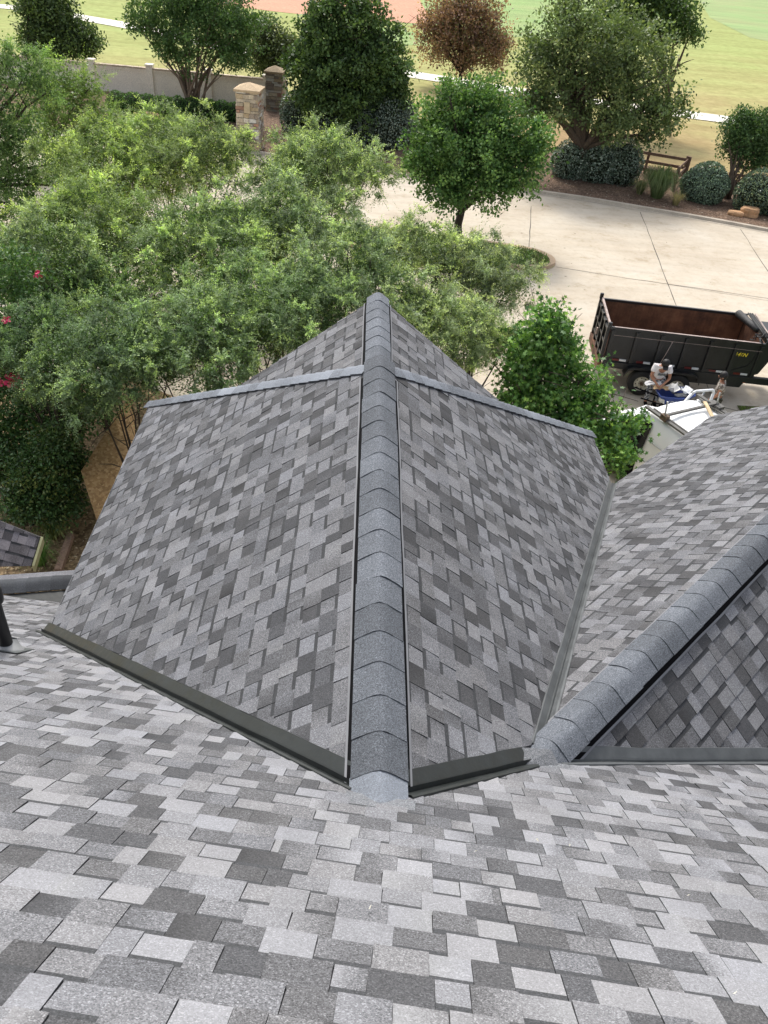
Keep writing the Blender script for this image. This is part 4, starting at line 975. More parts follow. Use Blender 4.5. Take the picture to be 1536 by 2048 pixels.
tree('small_myrtle', G(1452, 396, 0.06), [Bp(1490, 270, Yb, 38), Bp(1470, 250, Yb, 26), Bp(1515, 260, Yb, 36), Bp(1500, 305, Yb, 32), Bp(1465, 290, Yb, 24), Bp(1530, 300, Yb, 34), Bp(1490, 235, Yb, 16), Bp(1545, 250, Yb, 34), Bp(1540, 320, Yb, 20)],
     lambda g, lb: clumps(g, lb, 700, 22, 0.17, 0.13, 0.08, (0.045, 0.085, 0.03), 0.2, 0.35, 0.15, (0.08, 0.13, 0.045), 0.2), 'small many-stemmed tree at the right edge behind the rocks', 'tree', r0=0.12, seed=13, multi=True, mat='bark_pale', extra_tops=4, twigs=1)
# dark shrub on the left, beside the board
b0 = Bp(90, 945, 13.3, 62, 60); p = V((b0[0], b0[1], 0))
def dark_shrub():
    root = tag(empty('dark_shrub', p), 'dark glossy shrub between the iron fence and the tan board', 'shrub'); g = np.random.default_rng(77)
    lb = local([b0, Bp(60, 1000, 12.9, 45, 45), Bp(120, 1000, 13, 45, 50), Bp(110, 890, 13.5, 45), Bp(150, 930, 13.6, 30), Bp(5, 930, 13.8, 50, 45)], p)
    s_ = clumps(g, lb, 900, 18, 0.11, 0.085, 0.045, (0.035, 0.07, 0.022), .25, .4, .12, (0.10, 0.13, 0.04), .18)
    quads_object('foliage', *s_[:5], s_[5], M['leaf_gloss'], root); trunk_object((0, 0, 0), [(b[0], b[1], b[2]) for b in lb], 0.05, .3, root, 'bark_dark', 3, True)
dark_shrub()
# ornamental and strappy grasses
def grass_tuft(name, base, n, h, spread, col, tip, label, seed, w=0.018, group=None):
    g = np.random.default_rng(seed); b = MB(); rng = random.Random(seed)
    for _ in range(n):
        a = rng.uniform(0, 6.283); r_ = rng.uniform(0, spread*.25); out = rng.uniform(0.2, 1)*spread; hh = h*rng.uniform(.6, 1.1); s_ = V((math.cos(a), math.sin(a), 0)); q0 = s_*r_; sd = V((-s_.y, s_.x, 0))*w
        pts = [q0, q0+s_*out*.35+V((0, 0, hh*.6)), q0+s_*out*.75+V((0, 0, hh*.95)), q0+s_*out*1.1+V((0, 0, hh*(.95-.5*out/spread)))]
        k = rng.random(); c_ = tuple(col[j]*(1-k)+tip[j]*k for j in range(3)); vs = []
        for i, pt in enumerate(pts): vs += [pt-sd*(1-i*.3), pt+sd*(1-i*.3)]
        b.add(vs, [(2*i, 2*i+1, 2*i+3, 2*i+2) for i in range(3)], [c_]*3)
    o = b.build(name, M['leaf'], colour=True, loc=base); tag(o, label, 'grass plant', group); return o
grass_tuft('ornamental_grass', G(1312, 395, 0.06), 900, 1.35, 1.05, (0.05, 0.085, 0.03), (0.13, 0.16, 0.07), 'dark green fountain grass clump in front of the wooden rail fence', 1)
grass_tuft('ornamental_grass', G(1278, 388, 0.06), 160, 0.7, 0.55, (0.05, 0.08, 0.03), (0.2, 0.19, 0.1), 'smaller half-dry grass clump left of the dark fountain grass', 2)
grass_tuft('ornamental_grass', G(1350, 410, 0.06), 120, 0.6, 0.5, (0.16, 0.15, 0.07), (0.26, 0.22, 0.12), 'straw-coloured grass tuft by the round clipped shrub', 3)
grass_tuft('strappy_plant', G(105, 1075, 0), 150, 0.45, 0.42, (0.05, 0.09, 0.03), (0.22, 0.25, 0.10), 'strappy green and cream plant at the foot of the dark shrub', 4, 0.012)
grass_tuft('strappy_plant', G(80, 1128, 0), 160, 0.5, 0.4, (0.04, 0.10, 0.025), (0.12, 0.2, 0.05), 'fresh green leafy plant beside the low corner roof', 5, 0.012)
grass_tuft('strappy_plant', G(40, 1040, 0), 200, 0.55, 0.5, (0.03, 0.09, 0.03), (0.08, 0.16, 0.05), 'green plant behind the bars of the iron fence', 6, 0.014)
# grass blades on the island and the lawn strip
def blades(name, fn, n, h, col, seed, z):
    rng = random.Random(seed); b = MB()
    for _ in range(n):
        x, y = fn(rng); a = rng.uniform(0, 6.28); s_ = V((math.cos(a), math.sin(a), 0))*h*.25; e = V((rng.uniform(-.5, .5)*h, rng.uniform(-.5, .5)*h, h*rng.uniform(.5, 1.1))); q = V((x, y, z)); k = rng.uniform(.6, 1.5)
        b.add([q-s_, q+s_, q+e], [(0, 1, 2)], [tuple(c_*k for c_ in col)])
    o = b.build(name, M['leaf'], colour=True); tag(o, kind='stuff'); return o
def in_island(rng):
    while True:
        x, y = rng.uniform(-3, 7.4), rng.uniform(29.9, 33.2); 
        c_ = False
        for i in range(len(isl2)):
            a_, b_ = isl2[i], isl2[i-1]
            if (a_.y > y) != (b_.y > y) and x < (b_.x-a_.x)*(y-a_.y)/(b_.y-a_.y)+a_.x: c_ = not c_
        if c_: return x, y
blades('island_grass', in_island, 5000, 0.09, (0.075, 0.13, 0.035), 1, 0.125)
blades('lawn_grass', lambda r_: (r_.uniform(11.2, 15), r_.uniform(16.5, 20.1)), 5000, 0.08, (0.09, 0.14, 0.03), 2, 0.02)

# ------------------------------------------------------------------ boundary wall, pillars, fences, rocks
M['wallp'] = simple('precast_wall_beige', (0.80, 0.74, 0.63), 0.9, var=0.07, scale=1.0, fine=25)
M['wallc'] = simple('precast_cap_stained', (0.46, 0.38, 0.29), 0.95, var=0.45, scale=3.0, fine=25)
wall = tag(empty('boundary_wall', G(310, 192)), 'long beige panel wall with square posts along the park edge', 'wall')
wa, wb = G(-160, 150), G(575, 217)
wd = (wb-wa); wlen = wd.length; wd.normalize(); wn = V((-wd.y, wd.x, 0)); WH = 1.56
def wbox(name, s0, s1, n0, n1, z0, z1, mat):
    b = MB(); q = lambda s_, n_, z: wa+wd*s_+wn*n_+V((0, 0, z))
    b.add([q(s0,n0,z0), q(s1,n0,z0), q(s1,n1,z0), q(s0,n1,z0), q(s0,n0,z1), q(s1,n0,z1), q(s1,n1,z1), q(s0,n1,z1)], [(0,3,2,1),(4,5,6,7),(0,1,5,4),(1,2,6,5),(2,3,7,6),(3,0,4,7)])
    o = b.build(name, M[mat]); o.parent = wall; o.matrix_parent_inverse = Matrix.Translation(-wall.location); return o
sp0 = ((G(308, 190)-wa).dot(wd)) % 3.55
kk = 0; s_ = sp0-3.55
while s_ < wlen:
    if s_ > 0: wbox('post', s_-0.19, s_+0.19, -0.19, 0.19, 0, WH+0.12, 'wallp'); wbox('post_cap', s_-0.24, s_+0.24, -0.24, 0.24, WH+0.12, WH+0.2, 'wallp')
    a0, a1 = max(0, s_+0.19), min(wlen, s_+3.55-0.19)
    if a1 > a0:
        wbox('wall_panel', a0, a1, -0.06, 0.06, 0.0, WH-0.22, 'wallp'); wbox('top_rail', a0, a1, -0.10, 0.10, WH-0.22, WH-0.08, 'wallp'); wbox('coping', a0, a1, -0.15, 0.15, WH-0.08, WH, 'wallc')
    s_ += 3.55
# stone pillar: every stone is a piece of its own
def objcol_mat(name, rough=0.9, fine=14):
    m, t, b = newmat(name); p = posn(t); oi = nd(t, 'ShaderNodeObjectInfo').outputs['Color']
    c = mul(t, oi, ramp(t, noise(t, p, fine, 5, 0.7), [(0.3, 0.72), (0.7, 1.22)])); t.links.new(c, b.inputs['Base Color']); b.inputs['Roughness'].default_value = rough
    bp = nd(t, 'ShaderNodeBump', Strength=0.6, Distance=0.02); t.links.new(noise(t, p, fine*2, 4), bp.inputs['Height']); t.links.new(bp.outputs[0], b.inputs['Normal']); return m
M['stone'] = objcol_mat('pillar_stone'); M['mortar'] = simple('mortar', (0.30, 0.26, 0.2), 1.0, fine=30)
def stone_mesh(seed):
    rng = random.Random(seed); b = MB(); vs = []
    for z in (0, 1):
        for (x, y) in ((0, 0), (1, 0), (1, 1), (0, 1)): vs.append(V((x+rng.uniform(-.04, .04), y, z+rng.uniform(-.08, .08))))
    for v_ in (0, 1, 4, 5): vs[v_].y = rng.uniform(-.05, .05)
    b.add(vs, [(0,3,2,1),(4,5,6,7),(0,1,5,4),(1,2,6,5),(2,3,7,6),(3,0,4,7)]); me = b.mesh('stone'); me.materials.append(M['stone']); return me
SM = [stone_mesh(k) for k in range(6)]
PALS = [(0.52, 0.45, 0.34), (0.45, 0.38, 0.28), (0.58, 0.53, 0.44), (0.40, 0.24, 0.17), (0.36, 0.30, 0.24), (0.62, 0.60, 0.55), (0.50, 0.40, 0.26), (0.30, 0.25, 0.21)]
def pillar(name, base, w, h, rz, label, seed, tint=1.0, stones=True, group=None):
    root = tag(empty(name, base, rz), label, 'pillar', group); rng = random.Random(seed)
    b = MB(); b.box((-w/2+.05, -w/2+.05, 0), (w/2-.05, w/2-.05, h)); b.build('core', M['mortar'], root)
    cp = MB(); e = w/2+0.09; z0 = h; cp.add([V(q) for q in ((-e,-e,z0),(e,-e,z0),(e,e,z0),(-e,e,z0),(-e,-e,z0+.10),(e,-e,z0+.10),(e,e,z0+.10),(-e,e,z0+.10),(0,0,z0+.36))], [(0,3,2,1),(0,1,5,4),(1,2,6,5),(2,3,7,6),(3,0,4,7),(4,5,8),(5,6,8),(6,7,8),(7,4,8)])
    cp.build('cap', simple('cap_sandstone', (0.55*tint, 0.42*tint, 0.27*tint), 0.9, fine=20), root)
    for side in range(4):
        if side == 1 and not stones: continue
        z = 0.0
        while z < h-0.02:
            rh = min(rng.choice((0.10, 0.13, 0.17, 0.22)), h-z); x = -w/2
            while x < w/2-0.02:
                rw = min(rng.choice((0.18, 0.27, 0.36, 0.5)), w/2-x)
                if w/2-(x+rw) < 0.1: rw = w/2-x
                o = bpy.data.objects.new('stone', rng.choice(SM)); COL.objects.link(o); o.parent = root
                proud = rng.uniform(0.0, 0.035); a = side*math.pi/2; cx_, sx_ = math.cos(a), math.sin(a)
                lx, ly = x+0.008, -w/2-proud
                o.location = (lx*cx_-ly*sx_, lx*sx_+ly*cx_, z+0.008); o.rotation_euler = (0, 0, a); o.scale = (rw-0.016, 0.06+proud, rh-0.016)
                c_ = rng.choice(PALS); k = rng.uniform(.95, 1.3)*tint; o.color = (c_[0]*k, c_[1]*k, c_[2]*k, 1); x += rw
            z += rh
    return root
PBs = V((G(502, 300).x, G(502, 300).y, 0.0))
pl_h = 2.78
p_ = pillar('stone_pillar', PBs, 1.12, pl_h, rad(-6), 'square entrance pillar of mixed tan stone with a pyramid cap', 3)
nb = MB(); nb.box((-0.14, -0.66, 1.85), (0.16, -0.60, 2.35)); nb.build('inset_panel', simple('inset_sandstone', (0.55, 0.45, 0.3), 0.8), p_)
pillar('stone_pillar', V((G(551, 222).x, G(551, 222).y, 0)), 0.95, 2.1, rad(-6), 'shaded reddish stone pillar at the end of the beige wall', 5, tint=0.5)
# wooden rail fence
M['wood'] = bark('weathered_fence_wood', (0.23, 0.15, 0.11))
def rail_fence(name, pa, pb, posts, label, brace=False):
    pa, pb = V(pa), V(pb); root = tag(empty(name, pa), label, 'fence'); d = (pb-pa); n = d.normalized().cross(V((0, 0, 1)))
    inv = Matrix.Translation(-pa)
    def bx(nm, a, b_, w, h):
        a, b_ = V(a), V(b_); t_ = (b_-a).normalized(); s_ = n*w/2; u_ = V((0, 0, h/2)) if abs(t_.z) < .8 else d.normalized()*h/2
        b = MB(); b.prism([a-s_-u_, a+s_-u_, a+s_+u_, a-s_+u_], b_-a); o = b.build(nm, M['wood']); o.parent = root; o.matrix_parent_inverse = inv
    for k in range(posts): q = pa+d*(k/(posts-1)); bx('post', q, q+V((0, 0, 1.25)), .13, .13)
    for z in (0.28, 0.68, 1.08): bx('rail', pa+n*0.08+V((0, 0, z)), pb+n*0.08+V((0, 0, z)), .04, .14)
    if brace:
        bx('brace', pb+n*0.1+V((0, 0, 0.05)), pb-d.normalized()*0.0+n*0.5+V((0, 0, 0.02)), .05, .1)
    return root
rail_fence('rail_fence', G(1215, 336), G(1362, 362), 3, 'short brown three-rail wooden fence left of the round shrub')
f1 = G(1362, 362); rail_fence('rail_fence', f1+V((0.1, -0.1, 0)), G(1345, 385, 0.0), 2, 'wooden fence return running towards the street at the round shrub')
rail_fence('rail_fence', G(1452, 374), G(1640, 402), 3, 'brown rail fence behind the stems of the small tree at right')
# tan rocks
def rock(name, base, sx, sy, sz, label, seed):
    bm = bmesh.new(); bmesh.ops.create_icosphere(bm, subdivisions=3, radius=1); rng = random.Random(seed); ph = [rng.uniform(0, 6) for _ in range(6)]
    for v_ in bm.verts:
        c_ = v_.co; k = 1+.10*math.sin(3*c_.x+ph[0])+.08*math.sin(5*c_.y+ph[1])+.06*math.sin(9*c_.z+ph[2])+.04*math.sin(13*c_.x+ph[3]); c_ *= k
        c_.z = max(-0.5, min(0.55, c_.z)); c_.x = max(-.85, min(.85, c_.x)); c_.x *= sx; c_.y *= sy; c_.z = (c_.z+.4)*sz
    me = bpy.data.meshes.new(name); bm.to_mesh(me); bm.free(); me.materials.append(M['rock']); o = bpy.data.objects.new(name, me); COL.objects.link(o); o.location = base; o.rotation_euler = (0, 0, rad(-15)); tag(o, label, 'rock')
M['rock'] = simple('tan_sandstone', (0.50, 0.30, 0.16), 0.9, var=0.25, scale=2.5, bump=0.6, fine=18)
rock('rock', G(1496, 432, 0.05), 0.50, 0.32, 0.42, 'larger blocky tan rock beside the kerb at the right edge', 1)
rock('rock', G(1470, 431, 0.05), 0.42, 0.22, 0.22, 'low flat tan rock left of the blocky one', 2)
rock('rock', G(295, 244, 0.05), 0.9, 0.5, 0.45, 'reddish boulder in the bed under the low hedge', 3)

# ------------------------------------------------------------------ dump trailer
M['tr_black'] = simple('trailer_black_paint', (0.010, 0.0115, 0.013), 0.42, var=0.35, scale=2.5, fine=20)
m, t, b = newmat('rusty_steel'); p = posn(t)
c = ramp(t, noise(t, p, 1.6, 6, 0.7), [(0.3, (0.05, 0.023, 0.014)), (0.5, (0.13, 0.058, 0.030)), (0.72, (0.23, 0.115, 0.06))])
mp = nd(t, 'ShaderNodeMapping'); mp.inputs['Scale'].default_value = (5, 5, 0.5); t.links.new(p, mp.inputs[0])
c = mul(t, c, ramp(t, noise(t, mp.outputs[0], 1.2, 4), [(0.3, 0.7), (0.7, 1.35)])); t.links.new(c, b.inputs['Base Color']); b.inputs['Roughness'].default_value = 0.8; M['rust'] = m
M['worn_edge'] = simple('worn_rail_metal', (0.38, 0.30, 0.27), 0.6, var=0.3, scale=5)
M['tyre'] = simple('tyre_rubber', (0.014, 0.014, 0.014), 0.75, var=0.3, scale=8, bump=0.3)
M['rim'] = simple('rim_cream', (0.62, 0.59, 0.48), 0.5, var=0.08)
M['dirt'] = simple('rusty_hub', (0.12, 0.08, 0.05), 0.8, var=0.4, scale=20)
M['refl_w'] = simple('reflector_white', (0.62, 0.64, 0.65), 0.3); M['refl_r'] = simple('reflector_red', (0.10, 0.006, 0.008), 0.3)
M['yellow'] = simple('yellow_lettering', (0.75, 0.60, 0.03), 0.5); M['tarp'] = simple('tarp_black', (0.02, 0.02, 0.021), 0.5, var=0.4, scale=9, bump=0.8)
M['orange'] = simple('marker_orange', (0.7, 0.14, 0.02), 0.3)
TO = V((7.12, 20.70, 0)); TA = -0.11
trl = tag(empty('dump_trailer', TO, TA), 'black twin-axle dump trailer with a rusty brown bed parked on the concrete', 'trailer')
TL, TW, ZB, ZT = 4.25, 2.05, 0.86, 1.90       # bed: x along, y across (near side y=0)
def tb(name, boxes, mat, bev=0.006, parent=trl):
    b = MB()
    for lo, hi in boxes: b.box(lo, hi)
    return b.build(name, M[mat], parent, bevel=bev)
tb('bed_floor', [((0, 0.03, ZB-0.04), (TL, TW-0.03, ZB+0.03))], 'rust')
for nm, y0, y1 in (('side_wall', 0.02, 0.045), ('side_wall', TW-0.045, TW-0.02)):
    tb(nm, [((0.0, y0, ZB+0.03), (TL, y1, ZT-0.05))], 'tr_black', 0)
tb('rusty_lining', [((0.05, TW-0.05, ZB+0.031), (TL-0.05, TW-0.046, ZT-0.04))], 'rust', 0)
tb('rusty_lining', [((0.05, 0.046, ZB+0.031), (TL-0.05, 0.05, ZT-0.04))], 'rust', 0)
tb('front_wall', [((TL-0.03, 0.05, ZB+0.03), (TL, TW-0.05, ZT+0.0))], 'rust', 0)
for y0 in (-0.02, TW-0.05): tb('top_rail', [((-0.02, y0, ZT-0.05), (TL, y0+0.07, ZT+0.03))], 'tr_black')
tb('worn_rail_edge', [((0.08, -0.012, ZT+0.031), (TL-0.1, 0.042, ZT+0.036))], 'worn_edge', 0)
for i in range(7):
    x = 0.02+i*(TL-0.14)/6
    tb('side_rib', [((x, -0.05, ZB+0.05), (x+0.10, 0.019, ZT-0.051))], 'tr_black')
    tb('side_rib', [((x, TW-0.019, ZB+0.05), (x+0.10, TW+0.05, ZT-0.051))], 'tr_black')
for i in range(6):
    x = 0.28+i*(TL-0.14)/6+0.16
    tb('reflector', [((x, -0.006, ZB+0.07), (x+0.19, 0.019, ZB+0.13))], 'refl_w', 0)
    tb('red_reflector', [((x-0.2, -0.006, ZB+0.07), (x-0.01, 0.019, ZB+0.13))], 'refl_r', 0)
tb('side_cable', [((0.1, -0.056, ZT-0.19), (TL-0.05, -0.051, ZT-0.183))], 'worn_edge', 0)
tb('lower_frame', [((0.0, -0.03, ZB-0.14), (TL+0.1, 0.08, ZB+0.03)), ], 'tr_black'); tb('lower_frame', [((0.0, TW-0.08, ZB-0.14), (TL+0.1, TW+0.03, ZB+0.03))], 'tr_black')
tb('chassis_beam', [((0.1, 0.35, ZB-0.34), (TL+0.8, 0.47, ZB-0.141))], 'tr_black'); tb('chassis_beam', [((0.1, TW-0.47, ZB-0.34), (TL+0.8, TW-0.35, ZB-0.141))], 'tr_black')
# tailgate of barred doors
tb('tailgate', [((-0.05, 0.04, ZB+0.02), (-0.02, TW-0.04, ZT-0.06))], 'tr_black')
for y in (0.0, 0.5, 0.98, 1.5, TW-0.09): tb('gate_bar', [((-0.12, y, ZB-0.02), (-0.051, y+0.09, ZT+0.0))], 'tr_black')
for z in (ZB+0.1, ZB+0.5, ZT-0.14): tb('gate_bar', [((-0.10, 0.091, z), (-0.051, TW-0.091, z+0.07))], 'tr_black')
tb('gate_top_rail', [((-0.06, 0.0, ZT+0.001), (0.0, TW, ZT+0.05))], 'worn_edge')
for y in (-0.06, TW-0.02): tb('hinge_lug', [((-0.12, y, ZT+0.0), (-0.02, y+0.08, ZT+0.16))], 'tr_black')
tb('gate_latch', [((-0.17, TW*0.55, ZB+0.3), (-0.121, TW*0.55+0.06, ZB+0.5))], 'worn_edge')
tb('rear_bumper', [((-0.14, 0.0, ZB-0.30), (-0.02, TW, ZB-0.03))], 'rust')
# fenders and wheels
def wheel(x, y, r=0.39, w=0.24, face=-1):
    Mx = Matrix.Translation((x, y, r)) @ Matrix.Rotation(rad(90), 4, 'X')
    b = MB(); b.lathe([(0.21, 0.02), (0.235, 0.0), (0.30, -0.012), (0.36, 0.0), (0.385, 0.03), (0.39, 0.07), (0.39, w-0.07), (0.385, w-0.03), (0.36, w), (0.22, w)], 36, M=Mx)
    ty = b.build('wheel', M['tyre'], trl)
    for k in range(24):
        pass
    b = MB(); b.lathe([(0.225, 0.24), (0.222, 0.215), (0.195, 0.205), (0.17, 0.185), (0.14, 0.21), (0.10, 0.22), (0.085, 0.21), (0.001, 0.21)], 36, M=Matrix.Translation((x, y, r)) @ Matrix.Rotation(rad(90), 4, 'X')); rm = b.build('rim', M['rim'], ty)
    b = MB()
    for k in range(8):
        a = k*math.pi/4+.2; cx_, cz_ = math.cos(a)*0.155, math.sin(a)*0.155
        b.add([V((x+cx_+0.023*math.cos(q), y-0.206, r+cz_+0.018*math.sin(q))) for q in [i*math.pi/5 for i in range(10)]], [tuple(range(10))])
    hk = b.build('hole_disc', M['black'], ty); hk['kind'] = 'stuff'  # flat black discs painted in for the dark of the rim holes
    b = MB(); b.lathe([(0.06, 0.10), (0.058, 0.045), (0.085, 0.04)], 16, M=Matrix.Translation((x, y+0.06, r)) @ Matrix.Rotation(rad(90), 4, 'X'))
    b = MB(); b.tube([V((x, y-0.20, r)), V((x, y-0.265, r))], [0.05, 0.045], 12)
    for k in range(8): a = k*math.pi/4; b.tube([V((x+.075*math.cos(a), y-.20, r+.075*math.sin(a))), V((x+.075*math.cos(a), y-.24, r+.075*math.sin(a)))], 0.011, 6)
    b.build('hub', M['dirt'], ty)
WX = (1.20, 2.18)
for x in WX: wheel(x, 0.06)
for x in WX:
    b = MB(); b.lathe([(0.001, 0.02), (0.22, 0.02), (0.36, 0.0), (0.39, 0.07), (0.39, 0.17), (0.36, 0.24), (0.001, 0.22)], 28, M=Matrix.Translation((x, TW-0.02, 0.39)) @ Matrix.Rotation(rad(90), 4, 'X')); b.build('wheel', M['tyre'], trl)
b = MB(); fp = [(0.62, 0.60), (0.72, 0.80), (0.86, 0.855), (1.69, 0.87), (2.55, 0.855), (2.70, 0.78), (2.78, 0.58)]
for (x0, z0), (x1, z1) in zip(fp, fp[1:]):
    b.prism([V((x0, -0.20, z0)), V((x0, 0.10, z0)), V((x0, 0.10, z0+.012)), V((x0, -0.20, z0+.012))], V((x1-x0, 0, z1-z0)))
    b.prism([V((x0, -0.205, z0-.05)), V((x0, -0.19, z0-.05)), V((x0, -0.19, z0)), V((x0, -0.205, z0))], V((x1-x0, 0, z1-z0)))
b.build('fender', M['tr_black'], trl)
tb('axle', [((WX[0]-.04, 0.2, .35), (WX[0]+.04, TW-.2, .43))], 'tr_black'); tb('axle', [((WX[1]-.04, 0.2, .35), (WX[1]+.04, TW-.2, .43))], 'tr_black')
# raised gooseneck in front
tq = lambda px, py: on_plane(px, py, [math.sin(-TA), math.cos(TA), 0], [TO.x, TO.y, 0])
Mi = (Matrix.Translation(TO) @ Matrix.Rotation(TA, 4, 'Z')).inverted()
pg = [Mi @ tq(*q) for q in ((1355, 762), (1478, 775), (1500, 752), (1516, 748), (1575, 680), (1552, 668), (1530, 690), (1512, 712), (1495, 732), (1462, 741), (1355, 735))]
for y in (0.0,):
    b = MB(); b.prism([V((q.x, y, q.z)) for q in pg], V((0, 0.06, 0))); b.build('gooseneck_plate', M['tr_black'], trl)
mk = Mi @ tq(1488, 764); tb('marker_lamp', [((mk.x-.04, -0.02, mk.z-.02), (mk.x+.04, -0.001, mk.z+.02))], 'orange')
tb('front_box', [((TL+0.25, 0.45, ZB+.4), (TL+1.3, TW-0.05, ZT-0.12))], 'tr_black', 0.02)
tb('front_rack', [((TL+0.18, 0.1, ZT+0.02), (TL+0.22, TW-.05, ZT+0.09))], 'worn_edge')
b = MB(); b.tube([V((TL-0.30, TW-0.1, ZT+0.05)), V((TL-0.16, TW*0.62, ZT+0.07)), V((TL-.06, TW*.4, ZT+.06))], [0.11, 0.10, 0.07], 14); 
for k in range(3): b.tube([V((TL-0.02+0.06*k, TW-0.08, ZT+0.08)), V((TL+.06+0.06*k, .3, ZT+0.08))], .025, 6)
b.build('rolled_tarp', M['tarp'], trl)
b = MB(); rg = random.Random(3)
for k in range(7):
    a = V((TL-.15+rg.uniform(-.1, .2), .35+rg.uniform(-.2, .4), ZT+rg.uniform(-.05, .1))); pts = [a]
    for j in range(6): pts.append(pts[-1]+V((rg.uniform(-.08, .14), rg.uniform(-.16, .1), rg.uniform(-.1, .08))))
    b.tube(pts, rg.uniform(.012, .03), 6)
b.build('hydraulic_hose', M['tarp'], trl)
b = MB(); b.tube([V((1.72, -0.07, ZT-.22)), V((1.66, -0.075, ZT-.5)), V((1.55, -0.07, ZB+.1))], .008, 6); b.tube([V((1.72, -0.07, ZT-.22)), V((1.72, -0.068, ZT-.2))], .02, 6); b.build('strap', M['worn_edge'], trl)
def text_obj(name, body, size, mat, parent, Mx, extrude=0.002, shear=0.0):
    cu = bpy.data.curves.new(name, 'FONT'); cu.body = body; cu.size = size; cu.extrude = extrude; cu.align_x = 'CENTER'; cu.align_y = 'CENTER'; cu.shear = shear; cu.offset = size*0.02
    to = bpy.data.objects.new(name+'_tmp', cu); COL.objects.link(to); bpy.context.view_layer.update()
    me = bpy.data.meshes.new_from_object(to.evaluated_get(bpy.context.evaluated_depsgraph_get())); bpy.data.objects.remove(to); me.materials.clear(); me.materials.append(mat); me.transform(Mx)
    o = bpy.data.objects.new(name, me); COL.objects.link(o); o.parent = parent; return o
fr = Matrix.Rotation(rad(90), 4, 'X')
lt = Mi @ tq(1482, 710)
text_obj('lettering', '146N', 0.15, M['yellow'], trl, Matrix.Translation((lt.x, 0.014, lt.z)) @ fr, 0.004, 0.25)
# scraps lying inside the bed
def scrap(name, p, sz, col, label, cat_, seed, group=None):
    rng = random.Random(seed); b = MB(); n = 5; vs = []
    for i in range(n):
        for j in range(n): vs.append(V(((i/(n-1)-.5)*sz[0]+rng.uniform(-.1, .1)*sz[0], (j/(n-1)-.5)*sz[1]+rng.uniform(-.1, .1)*sz[1], rng.uniform(0.1, 1)*sz[2])))
    b.add(vs, [(i*n+j, (i+1)*n+j, (i+1)*n+j+1, i*n+j+1) for i in range(n-1) for j in range(n-1)]); o = b.build(name, simple(name+'_mat', col, 0.8), loc=p); md = o.modifiers.new('t', 'SOLIDIFY'); md.thickness = .01
    tag(o, label, cat_, group); return o

# ------------------------------------------------------------------ white van
M['van'] = simple('white_vehicle_paint', (0.86, 0.875, 0.88), 0.28, var=0.03, scale=1.2)
M['glass'] = simple('dark_window_glass', (0.006, 0.007, 0.008), 0.06, var=0.0)
M['alu'] = simple('bare_aluminium', (0.45, 0.46, 0.46), 0.35, metal=0.8, var=0.1)
M['rackd'] = simple('rack_dark_steel', (0.10, 0.095, 0.085), 0.5, var=0.3, scale=12)
va = V((-0.447, 0.894, 0))                       # nose direction
vr = V((0.894, 0.447, 0))
VA = AY(1293, 819, 15.89)                        # front left corner of the roof
VH = VA.z
vo = V((VA.x, VA.y, 0))+vr*0.82-va*3.3            # rear-centre of the van on the ground
vang = math.atan2(-va.x, va.y)
van = tag(empty('cargo_van', vo, vang), 'white cargo van with a ladder rack and its far front door open', 'van')
def sect(y, zt, hw, zb=0.35, tum=1.0):
    t_ = [(-hw*0.97, zb), (-hw, zb+.35), (-hw*0.985, 1.15), (-hw*0.93, 1.55), (-hw*0.86, zt-.14), (-hw*0.78, zt-.03), (-hw*0.62, zt+0.0), (-hw*.3, zt+.035), (0, zt+.045)]
    t_ = [(x, min(z, zt+.045)) for x, z in t_]
    full = t_+[(-x, z) for x, z in t_[-2::-1]]; return [V((x, y, z)) for x, z in full]
st = [sect(0.0, VH-.05, .93), sect(0.05, VH-.01, .97), sect(.8, VH, .98), sect(2.6, VH, .98), sect(3.15, VH-.01, .97), sect(3.32, VH-.045, .95)]
b = MB(); n = len(st[0])
b.add([q for s_ in st for q in s_], [(i*n+k, i*n+k+1, (i+1)*n+k+1, (i+1)*n+k) for i in range(len(st)-1) for k in range(n-1)], smooth=True)
b.add(st[0], [tuple(range(n))]); b.build('body', M['van'], van)
wsf = [V((-.78, 3.32, VH-.06)), V((.78, 3.32, VH-.06)), V((.90, 4.02, 1.22)), V((-.90, 4.02, 1.22))]
b = MB(); b.prism(wsf, (0, -0.02, -0.01)); b.build('windshield', M['glass'], van)
for sg in (-1, 1):
    b = MB(); b.tube([V((sg*.84, 3.30, VH-.1)), V((sg*.93, 4.05, 1.2))], [.045, .05], 8); b.build('pillar_post', M['van'], van)
b = MB(); hd = [sect(4.0, 1.16, .96, .35), sect(4.45, 1.10, .95, .35), sect(4.8, 1.0, .9, .38), sect(4.95, .85, .82, .42)]
b.add([q for s_ in hd for q in s_], [(i*n+k, i*n+k+1, (i+1)*n+k+1, (i+1)*n+k) for i in range(3) for k in range(n-1)], smooth=True); b.add(hd[-1], [tuple(range(n-1, -1, -1))]); b.build('hood', M['van'], van)
b = MB(); b.box((-.97, 3.2, .36), (.95, 4.05, .95)); b.build('cab_floor', M['black'], van)
b = MB(); b.prism([V((-.985, 2.95, 1.16)), V((-.965, 4.0, 1.18)), V((-.94, 4.0, 1.22)), V((-.85, 3.36, VH-.16)), V((-.865, 2.95, VH-.18))], (-.012, 0, 0)); b.build('door_window', M['glass'], van)
b = MB(); b.prism([V((-1.0, 3.02, .42)), V((-.99, 4.05, .42)), V((-.985, 4.05, 1.15)), V((-1.0, 3.02, 1.15))], (.04, 0, 0)); b.build('dark_door_panel', M['black'], van)  # solid black panel standing in for the dark inside of the cab
